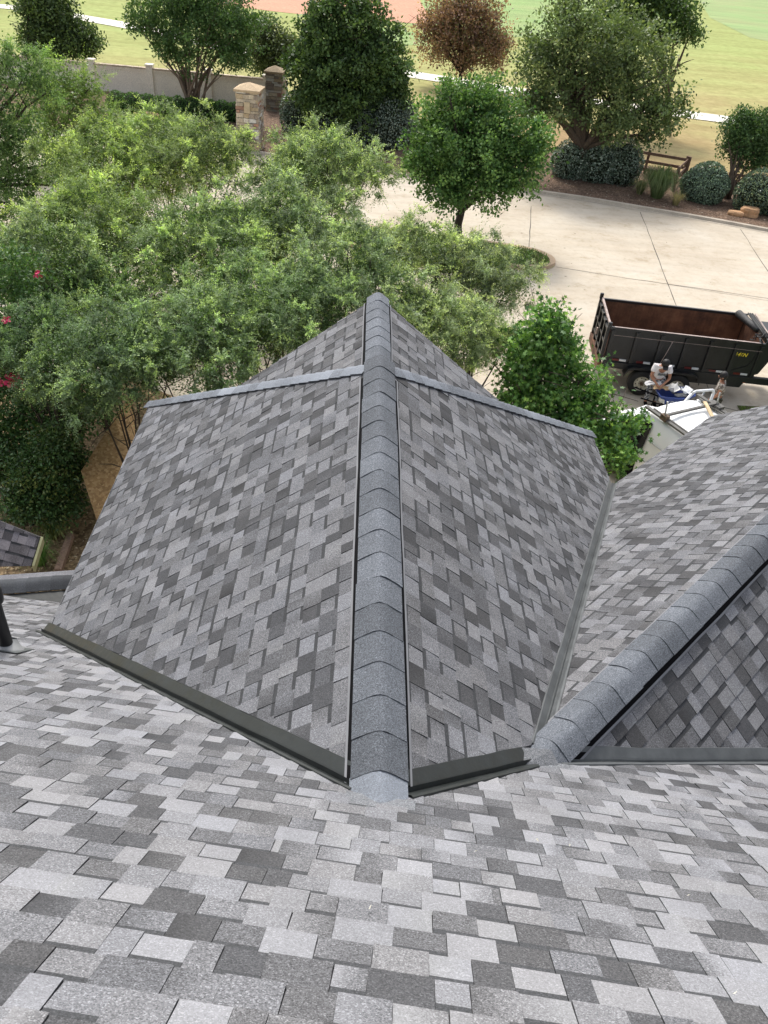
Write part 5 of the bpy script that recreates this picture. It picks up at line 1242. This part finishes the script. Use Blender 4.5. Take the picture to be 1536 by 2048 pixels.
for (x, y) in ((-.86, .75), (.86, .75), (-.86, 4.25), (.86, 4.25)):
    b = MB(); b.lathe([(.001, 0), (.22, 0), (.34, -.01), (.36, .05), (.36, .2), (.3, .22)], 24, M=Matrix.Translation((x+(.12 if x > 0 else -.12)*-1*(-1 if x > 0 else 1)*0, y, .36)) @ Matrix.Rotation(rad(90), 4, 'Y')); b.build('wheel', M['tyre'], van)
b = MB(); b.box((-1.25, 3.75, 1.12), (-1.03, 3.85, 1.42)); b.build('side_mirror', M['black'], van, bevel=.02)
# swaged lines on the side
for z, w in ((1.02, .985), (1.52, .937)):
    b = MB(); b.box((-w-.006, .1, z), (-w+.012, 2.9, z+.012)); b.build('side_crease', simple('panel_seam', (0.35, 0.36, 0.37), 0.5), van)
# ladder rack
def rk(name, pts, r, mat, n=6): bb = MB(); bb.tube(pts, r, n, smooth=False); return bb.build(name, M[mat], van)
for sg in (-1, 1):
    bb = MB(); bb.box((sg*.80-.045, .2, VH+.03), (sg*.80+.045, 3.35, VH+.075)); bb.build('rack_rail', M['rackd'], van)
    bb = MB(); bb.box((sg*.70-.02, .2, VH+.04), (sg*.70+.02, 3.2, VH+.07)); bb.build('roof_gutter', M['rackd'], van)
for y in (.7, 2.78): bb = MB(); bb.box((-.86, y-.03, VH+.10), (.86, y+.03, VH+.15)); bb.build('cross_bar', M['rackd'], van)
rk('rack_upright', [V((-.80, 2.75, VH+.05)), V((-.82, 2.8, VH+.48))], .022, 'alu'); rk('rack_upright', [V((.80, 2.75, VH+.05)), V((.82, 2.8, VH+.40))], .022, 'alu')
bb = MB(); bb.box((-.86, 2.66, VH+.03), (-.74, 2.84, VH+.16)); bb.build('rack_clamp', M['dirt'], van)
bb = MB(); bb.box((.72, 2.6, VH+.03), (.90, 2.95, VH+.12)); bb.build('rack_clamp', M['rackd'], van)
# open far-side door with its window frame
dh = V((.93, 3.95, 0)); da = rad(-12)
dvx = V((math.cos(da), math.sin(da), 0)); dn = V((-dvx.y, dvx.x, 0))
def dp(u, z): return dh+dvx*u+V((0, 0, z))
bb = MB(); bb.prism([dp(0, .42), dp(1.0, .42), dp(1.0, 1.15), dp(0, 1.15)], dn*.05); do_ = bb.build('open_door', M['van'], van)
fpts = [dp(0, 1.15), dp(.38, 1.78), dp(.46, 1.84), dp(.95, 1.84), dp(1.0, 1.76), dp(1.0, 1.15)]
for a, b_ in zip(fpts, fpts[1:]):
    bb = MB(); bb.tube([a+dn*.025, b_+dn*.025], .036, 8); o = bb.build('window_frame', M['van'], do_)
    up_ = V((0, 0, .0)); bb = MB(); bb.tube([a+dn*.065, b_+dn*.065], .022, 6); o = bb.build('window_seal', M['black'], do_)
bb = MB(); bb.tube([dp(.66, 1.15)+dn*.02, dp(.70, 1.82)+dn*.02], .022, 6); bb.build('window_divider', M['van'], do_)
bb = MB(); bb.tube([dp(.35, 1.15)+dn*.0, dp(.72, 1.8)+dn*.0], .018, 6); bb.build('seat_belt', M['alu'], do_)
pk = MB(); pk.box((-.38, -.04, 0), (.38, .04, .03)); o = pk.build('wood_plank', simple('pale_plank', (0.55, 0.42, 0.25), .7, var=.2), loc=vo+vr*.32+va*2.55+V((0, 0, VH+.16)))
o.rotation_euler = (0, 0, vang+rad(60)); tag(o, 'short pale wooden board lying on the van roof rack', 'board')

# ------------------------------------------------------------------ people
def skin_body(name, J, E, mat, parent=None, sub=2, root='pelvis', smooth=True):
    me = bpy.data.meshes.new(name); keys = list(J); idx = {k: i for i, k in enumerate(keys)}
    me.from_pydata([J[k][:3] for k in keys], [(idx[a], idx[b_]) for a, b_ in E], [])
    o = bpy.data.objects.new(name, me); COL.objects.link(o)
    sk = o.modifiers.new('skin', 'SKIN'); sk.use_smooth_shade = True
    for i, k in enumerate(keys):
        r = J[k][3]; sv = me.skin_vertices[0].data[i]; sv.radius = (r if not hasattr(r, '__len__') else r[0], r if not hasattr(r, '__len__') else r[1]); sv.use_root = (k == root)
    sb = o.modifiers.new('sub', 'SUBSURF'); sb.levels = sub; sb.render_levels = sub
    dg = bpy.context.evaluated_depsgraph_get(); dg.update(); m2 = bpy.data.meshes.new_from_object(o.evaluated_get(dg)); bpy.data.objects.remove(o)
    m2.materials.clear(); m2.materials.append(mat)
    for p_2 in m2.polygons: p_2.material_index = 0; p_2.use_smooth = True
    o = bpy.data.objects.new(name, m2); COL.objects.link(o)
    if parent: o.parent = parent
    return o
M['skin'] = simple('skin_tan', (0.36, 0.17, 0.10), 0.55, var=0.06, scale=9)
def pattern_mat(name, base, dark, scale, th=0.5):
    m, t, b = newmat(name); tc = nd(t, 'ShaderNodeTexCoord').outputs['Object']
    c = ramp(t, noise(t, tc, scale, 2), [(th-.03, dark), (th+.03, base)]); t.links.new(c, b.inputs['Base Color']); b.inputs['Roughness'].default_value = .9; return m
def person(name, loc, rz, label, pose, shirt, pants, hair, cap=False, scale=1.0):
    root = tag(empty(name, loc, rz), label, 'person'); root.scale = (scale,)*3
    J = dict(pose)
    E = [('pelvis', 'waist'), ('waist', 'chest'), ('chest', 'neck'), ('neck', 'jaw'), ('jaw', 'head')]
    for s_ in 'LR':
        E += [('chest', 'sh'+s_), ('sh'+s_, 'el'+s_), ('el'+s_, 'wr'+s_), ('wr'+s_, 'hd'+s_), ('hd'+s_, 'f1'+s_), ('hd'+s_, 'f2'+s_), ('wr'+s_, 'th'+s_), ('pelvis', 'hp'+s_), ('hp'+s_, 'kn'+s_), ('kn'+s_, 'an'+s_), ('an'+s_, 'to'+s_)]
    skin_body('body', J, E, M['skin'], root)
    g = lambda k, m=1.0, add=0.022: (J[k][0], J[k][1], J[k][2], (J[k][3] if not hasattr(J[k][3], '__len__') else J[k][3][0])*m+add)
    def mid(a, b_, k, r): return tuple(J[a][i]+(J[b_][i]-J[a][i])*k for i in range(3))+(r,)
    SJ = {'pelvis': g('pelvis', 1, .03), 'waist': g('waist', 1, .03), 'chest': g('chest', 1, .03), 'collar': mid('chest', 'neck', .55, .075)}
    SE = [('pelvis', 'waist'), ('waist', 'chest'), ('chest', 'collar')]
    for s_ in 'LR': SJ['sh'+s_] = g('sh'+s_, 1.1, .018); SJ['sl'+s_] = mid('sh'+s_, 'el'+s_, .62, .078); SE += [('chest', 'sh'+s_), ('sh'+s_, 'sl'+s_)]
    skin_body('shirt', SJ, SE, shirt, root)
    PJ = {'pelvis': g('pelvis', 1.0, .022)}; PE = []
    for s_ in 'LR': PJ['hp'+s_] = g('hp'+s_, 1.05, .02); PJ['kn'+s_] = g('kn'+s_, 1.05, .025); PJ['an'+s_] = mid('kn'+s_, 'an'+s_, .9, .065); PE += [('pelvis', 'hp'+s_), ('hp'+s_, 'kn'+s_), ('kn'+s_, 'an'+s_)]
    skin_body('trousers', PJ, PE, pants, root)
    for s_ in 'LR':
        a = V(J['an'+s_][:3]); t_ = V(J['to'+s_][:3]); b = MB(); b.tube([a+(a-t_)*.35+V((0, 0, -.03)), a+V((0, 0, -.02)), t_+V((0, 0, .01)), t_+(t_-a)*.3], [.035, .05, .045, .025], 10); b.build('shoe', M['black'], root)
    h = V(J['head'][:3]); jw = V(J['jaw'][:3]); up_ = (h-jw).normalized(); fw = V(pose['_f']) if '_f' in pose else V((0, 1, 0))
    return root, h, up_, fw
def make_pose(head, neck, chest, waist, pelvis, arms, legs, f):
    P = {'pelvis': (*pelvis, .125), 'waist': (*waist, .12), 'chest': (*chest, .14), 'neck': (*neck, .052), 'jaw': (*(V(neck)*.4+V(head)*.6), .075), 'head': (*head, .10)}
    for s_, (sh, el, wr) in arms.items():
        sh, el, wr = V(sh), V(el), V(wr); d = (wr-el).normalized(); q = d.cross(V((0, 0, 1))).normalized()
        P['sh'+s_] = (*sh, .068); P['el'+s_] = (*el, .043); P['wr'+s_] = (*wr, .028); P['hd'+s_] = (*(wr+d*.07), .034); P['f1'+s_] = (*(wr+d*.15+q*.015-V((0, 0, .02))), .013); P['f2'+s_] = (*(wr+d*.14-q*.02-V((0, 0, .03))), .013); P['th'+s_] = (*(wr+d*.06+q*.05), .013)
    for s_, (hp_, kn, an) in legs.items():
        an = V(an); P['hp'+s_] = (*hp_, .10); P['kn'+s_] = (*kn, .062); P['an'+s_] = (*an, .042); P['to'+s_] = (*(an+V(f)*.16+V((0, 0, -.05))), .035)
    return P
def head_parts(root, h, up_, fw, hairmat, cap=False):
    sd = fw.cross(up_).normalized(); fw = up_.cross(sd).normalized()
    Mh = Matrix.Identity(4)
    for i, ax in enumerate((sd, fw, up_)):
        for j in range(3): Mh[j][i] = ax[j]
    Mh = Matrix.Translation(h) @ Mh
    b = MB(); prof = [(.001, .135), (.05, .128), (.085, .10), (.108, .055), (.113, .01), (.108, -.03)]; b.lathe(prof, 18, M=Mh @ Matrix.Translation((0, -.018, 0))); b.build('cap' if cap else 'hair', hairmat, root)
    if not cap: b = MB(); b.lathe([(.113, .01), (.108, -.04), (.085, -.09)], 18, M=Mh @ Matrix.Translation((0, -.03, 0)) @ Matrix.Diagonal((1, .8, 1, 1))); b.build('back_hair', hairmat, root)
    if cap: b = MB(); b.prism([Mh @ V(q) for q in ((-.08, .07, -.01), (.08, .07, -.01), (.06, .19, -.03), (-.06, .19, -.03))], (Mh.to_3x3() @ V((0, 0, .012)))); b.build('cap_peak', hairmat, root)
    b = MB(); b.prism([Mh @ V(q) for q in ((-.014, .085, -.05), (.014, .085, -.05), (.006, .095, -.005), (-.006, .095, -.005))], Mh.to_3x3() @ V((0, .03, -.005))); b.build('nose', M['skin'], root)
    for sg in (-1, 1):
        b = MB(); b.lathe([(.001, .008), (.011, .004), (.013, -.004)], 10, M=Mh @ Matrix.Translation((sg*.034, .094, -.008)) @ Matrix.Rotation(rad(-90), 4, 'X')); b.build('eye', M['black'], root)
        b = MB(); b.lathe([(.001, .016), (.02, .012), (.028, -.002)], 10, M=Mh @ Matrix.Translation((sg*.098, -.005, -.03)) @ Matrix.Rotation(rad(90*sg), 4, 'Y')); b.build('ear', M['skin'], root)
    b = MB(); b.prism([Mh @ V(q) for q in ((-.024, .088, -.078), (.024, .088, -.078), (.02, .09, -.07), (-.02, .09, -.07))], Mh.to_3x3() @ V((0, .008, 0))); b.build('mouth', simple('lips', (.25, .08, .06), .6), root)
hm = simple('hair_black', (0.008, 0.007, 0.007), 0.6)
# man bent over the barrow, facing the house
f1 = V((0, 1, 0))
pose1 = make_pose((0, .34, 1.46), (0, .20, 1.36), (0, .12, 1.18), (0, .03, 1.0), (0, -.04, .88),
    {'L': ((-.20, .14, 1.28), (-.25, .24, 1.0), (-.07, .42, .86)), 'R': ((.20, .14, 1.28), (.25, .24, 1.0), (.07, .42, .86))},
    {'L': ((-.10, -.04, .80), (-.13, .0, .46), (-.13, -.04, .08)), 'R': ((.10, -.04, .80), (.13, .02, .46), (.13, -.02, .08))}, (0, 1, 0))
sh_w = simple('white_cotton', (0.74, 0.72, 0.73), 0.9, var=0.03)
r1, h_, u_, w_ = person('person', V((8.50, 19.90, 0)), rad(172), 'man in a white printed T-shirt and black cap bending over the blue wheelbarrow', pose1, sh_w, pattern_mat('plaid_shorts', (0.5, 0.52, 0.55), (0.04, 0.05, 0.07), 22, .5), hm)
head_parts(r1, V((0, .34, 1.46)), V((0, .45, .9)).normalized(), V((0, .9, -.5)), hm, True)
# grey print on the shirt front
b = MB(); rg = random.Random(9)
for k in range(9):
    x = -.10+k*.024; z = 1.10+rg.uniform(-.008, .008); y = .235+.0*(z-1.1); w = rg.uniform(.006, .012); h1 = rg.uniform(.02, .035); b.box((x-w, y+.02, z-h1), (x+w, y+.05, z+h1))
b.build('shirt_print', simple('print_grey', (0.12, 0.14, 0.15), .8), r1)
pose2 = make_pose((0, .05, 1.53), (0, .01, 1.38), (0, -.01, 1.22), (0, 0, 1.03), (0, 0, .92),
    {'L': ((-.18, -.01, 1.31), (-.27, .04, 1.06), (-.26, .22, .86)), 'R': ((.18, -.01, 1.31), (.26, -.03, 1.05), (.25, .08, .82))},
    {'L': ((-.09, 0, .84), (-.11, .03, .47), (-.11, 0, .08)), 'R': ((.09, 0, .84), (.11, .0, .47), (.11, -.03, .08))}, (0, 1, 0))
r2, _, _, _ = person('person', V((9.90, 19.02, 0)), rad(70), 'young man in a camouflage T-shirt with short black hair walking to the left', pose2, pattern_mat('camouflage_shirt', (0.42, 0.38, 0.34), (0.13, 0.11, 0.09), 14, .5), simple('dark_trousers', (0.05, 0.055, 0.04), .9), hm, scale=.97)
head_parts(r2, V((0, .05, 1.53)), V((0, .05, 1)).normalized(), V((0, 1, -.05)), hm, False)

# ------------------------------------------------------------------ wheelbarrow
M['blue'] = simple('blue_tray_paint', (0.035, 0.07, 0.26), 0.4, var=0.15, scale=6)
wbr = tag(empty('wheelbarrow', V((8.86, 19.38, 0)), rad(2)), 'blue wheelbarrow heaped with white bags, cardboard and roofing scrap', 'wheelbarrow')
top = [(-.48, -.27), (-.30, -.33), (.28, -.34), (.50, -.22), (.58, 0), (.50, .22), (.28, .34), (-.30, .33), (-.48, .27)]
bot = [(-.28, -.17), (-.18, -.20), (.10, -.20), (.22, -.13), (.26, 0), (.22, .13), (.10, .20), (-.18, .20), (-.28, .17)]
b = MB(); n = 9; zt_, zb_ = .72, .42
vs = [V((x, y, zt_+(0.04 if x > .4 else 0))) for x, y in top]+[V((x, y, zb_)) for x, y in bot]
b.add(vs, [(k, (k+1) % n, n+(k+1) % n, n+k) for k in range(n)]+[tuple(range(n, 2*n))]); o = b.build('tray', M['blue'], wbr); md = o.modifiers.new('t', 'SOLIDIFY'); md.thickness = .008
b = MB(); b.tube([V((x, y, zt_+(0.04 if x > .4 else 0))) for x, y in top+[top[0]]], .014, 6); b.build('tray_rim', M['blue'], wbr)
for sg in (-1, 1):
    b = MB(); b.tube([V((-1.02, sg*.30, .66)), V((-.5, sg*.27, .50)), V((0, sg*.2, .38)), V((.62, sg*.07, .22))], [.022, .02, .02, .018], 8); b.build('handle', M['black'], wbr)
    b = MB(); b.tube([V((-.05, sg*.2, .38)), V((-.30, sg*.23, .02)), V((-.42, sg*.23, .02)), V((-.40, sg*.24, .46))], .015, 6); b.build('leg', M['black'], wbr)
b = MB(); b.lathe([(.05, -.02), (.12, -.03), (.18, -.04), (.20, 0), (.18, .04), (.12, .03), (.05, .02)], 24, M=Matrix.Translation((.64, 0, .2)) @ Matrix.Rotation(rad(90), 4, 'X')); b.build('wheel', M['tyre'], wbr)
text_obj('lettering', 'JACKSON', .085, M['refl_w'], wbr, Matrix.Translation((.02, -.285, .59)) @ Matrix.Rotation(rad(64), 4, 'X'), .002)
b = MB(); b.tube([V((-.235+.035*math.cos(a), -.288, .592+.035*math.sin(a))) for a in [i*math.pi/6 for i in range(13)]], .006, 5); b.build('emblem', M['refl_w'], wbr)
wp = V((8.86, 19.38, 0))
scrap('paper_bag', wp+V((-.02, .10, .70)), (.34, .3, .22), (.78, .77, .74), 'crumpled white bag in the middle of the wheelbarrow', 'bag', 1)
scrap('plastic_sheet', wp+V((.36, .04, .70)), (.26, .34, .14), (.74, .76, .78), 'white plastic sheeting at the front of the wheelbarrow', 'sheet', 2)
scrap('paper_sack', wp+V((-.52, .26, .74)), (.44, .22, .12), (.78, .78, .78), 'white sack hanging over the handle end of the wheelbarrow', 'bag', 3)
scrap('cardboard', wp+V((-.36, .10, .76)), (.46, .26, .10), (.45, .31, .17), 'torn brown cardboard on the wheelbarrow by the man', 'cardboard', 4)
scrap('shingle_offcut', wp+V((.12, -.12, .70)), (.42, .22, .07), (.08, .085, .09), 'dark grey shingle offcut in the near side of the wheelbarrow', 'scrap', 5)
b = MB(); b.box((-.09, -.005, -.07), (.09, .005, .07)); o = b.build('label_card', M['refl_w'], wbr); o.location = (-.40, -.245, .58); o.rotation_euler = (rad(20), 0, rad(-55))
scrap('debris', V((11.0, 21.35, ZB+.05)), (.5, .4, .2), (.42, .33, .28), 'pale crumpled scrap at the front end of the trailer bed', 'scrap', 6)

# ------------------------------------------------------------------ left side yard
m, t, b = newmat('strand_board'); p = posn(t)
v = nd(t, 'ShaderNodeTexVoronoi', Scale=22.0); t.links.new(p, v.inputs['Vector']); s_ = nd(t, 'ShaderNodeSeparateColor'); t.links.new(v.outputs['Color'], s_.inputs[0])
c = ramp(t, s_.outputs[0], [(0.0, (0.24, 0.14, 0.055)), (0.5, (0.34, 0.21, 0.09)), (1.0, (0.46, 0.31, 0.15))]); c = mul(t, c, ramp(t, noise(t, p, 2.5, 4), [(.3, .8), (.7, 1.15)])); t.links.new(c, b.inputs['Base Color']); b.inputs['Roughness'].default_value = .8; M['osb'] = m
ob = [G(162, 943, 1.5), G(193, 1040, 0.9), G(300, 1010, 0.9), G(262, 800, 1.9), G(226, 845, 1.9)]
ob[0] = G(162, 943, 1.35)
_o, _x, _y = ob[1], ob[0]-ob[1], ob[2]-ob[1]
nn = _x.cross(_y).normalized(); nn = nn if nn.z > 0 else -nn
ob[3] = on_plane(262, 790, list(nn), list(_o)); ob[4] = on_plane(226, 842, list(nn), list(_o))
b = MB(); b.prism(ob, nn*.012); o = b.build('strand_board', M['osb']); tag(o, 'tan strand board sheet leaning under the left eave', 'board')
for q in (ob[1].lerp(ob[2], .5),):
    bb = MB(); bb.box((-.04, -.04, 0), (.04, .04, max(.3, q.z-.02))); o = bb.build('prop_stake', M['wood'], loc=V((q.x, q.y, 0))); tag(o, 'wooden stake propping the tan board sheet', 'stake')
ta, tb_ = G(141, 1068, .1), G(116, 1140, .1)
b = MB(); d_ = tb_-ta; s_ = d_.normalized().cross(V((0, 0, 1)))*.07; b.prism([ta-s_-V((0, 0, .1)), ta+s_-V((0, 0, .1)), ta+s_+V((0, 0, .03)), ta-s_+V((0, 0, .03))], d_); o = b.build('landscape_timber', bark('timber_brown', (.36, .24, .17)), bevel=.012); tag(o, 'reddish brown landscape timber lying in the leaf litter', 'timber')
# black iron fence
M['iron'] = simple('black_iron', (0.012, 0.011, 0.012), .5)
fa, fb = G(-45, 1052, 0), G(66, 1050, 0)
ifn = tag(empty('iron_fence', fa), 'black iron picket fence beside the dark shrub at the left edge', 'fence'); fd = fb-fa; L_ = fd.length; fd.normalize()
def fbar(nm, a, b_, r=.012): bb = MB(); bb.tube([V(a)-fa, V(b_)-fa], r, 4, smooth=False); o = bb.build(nm, M['iron'], ifn)
k = 0; n_ = int(L_/.11)
for k in range(n_+1): q = fa+fd*(k*.11); fbar('picket', q+V((0, 0, .05)), q+V((0, 0, .92)), .009)
for z in (.14, .86, .96): fbar('rail', fa+V((0, 0, z)), fb+V((0, 0, z)), .016)
fbar('post', fb, fb+V((0, 0, 1.05)), .03)
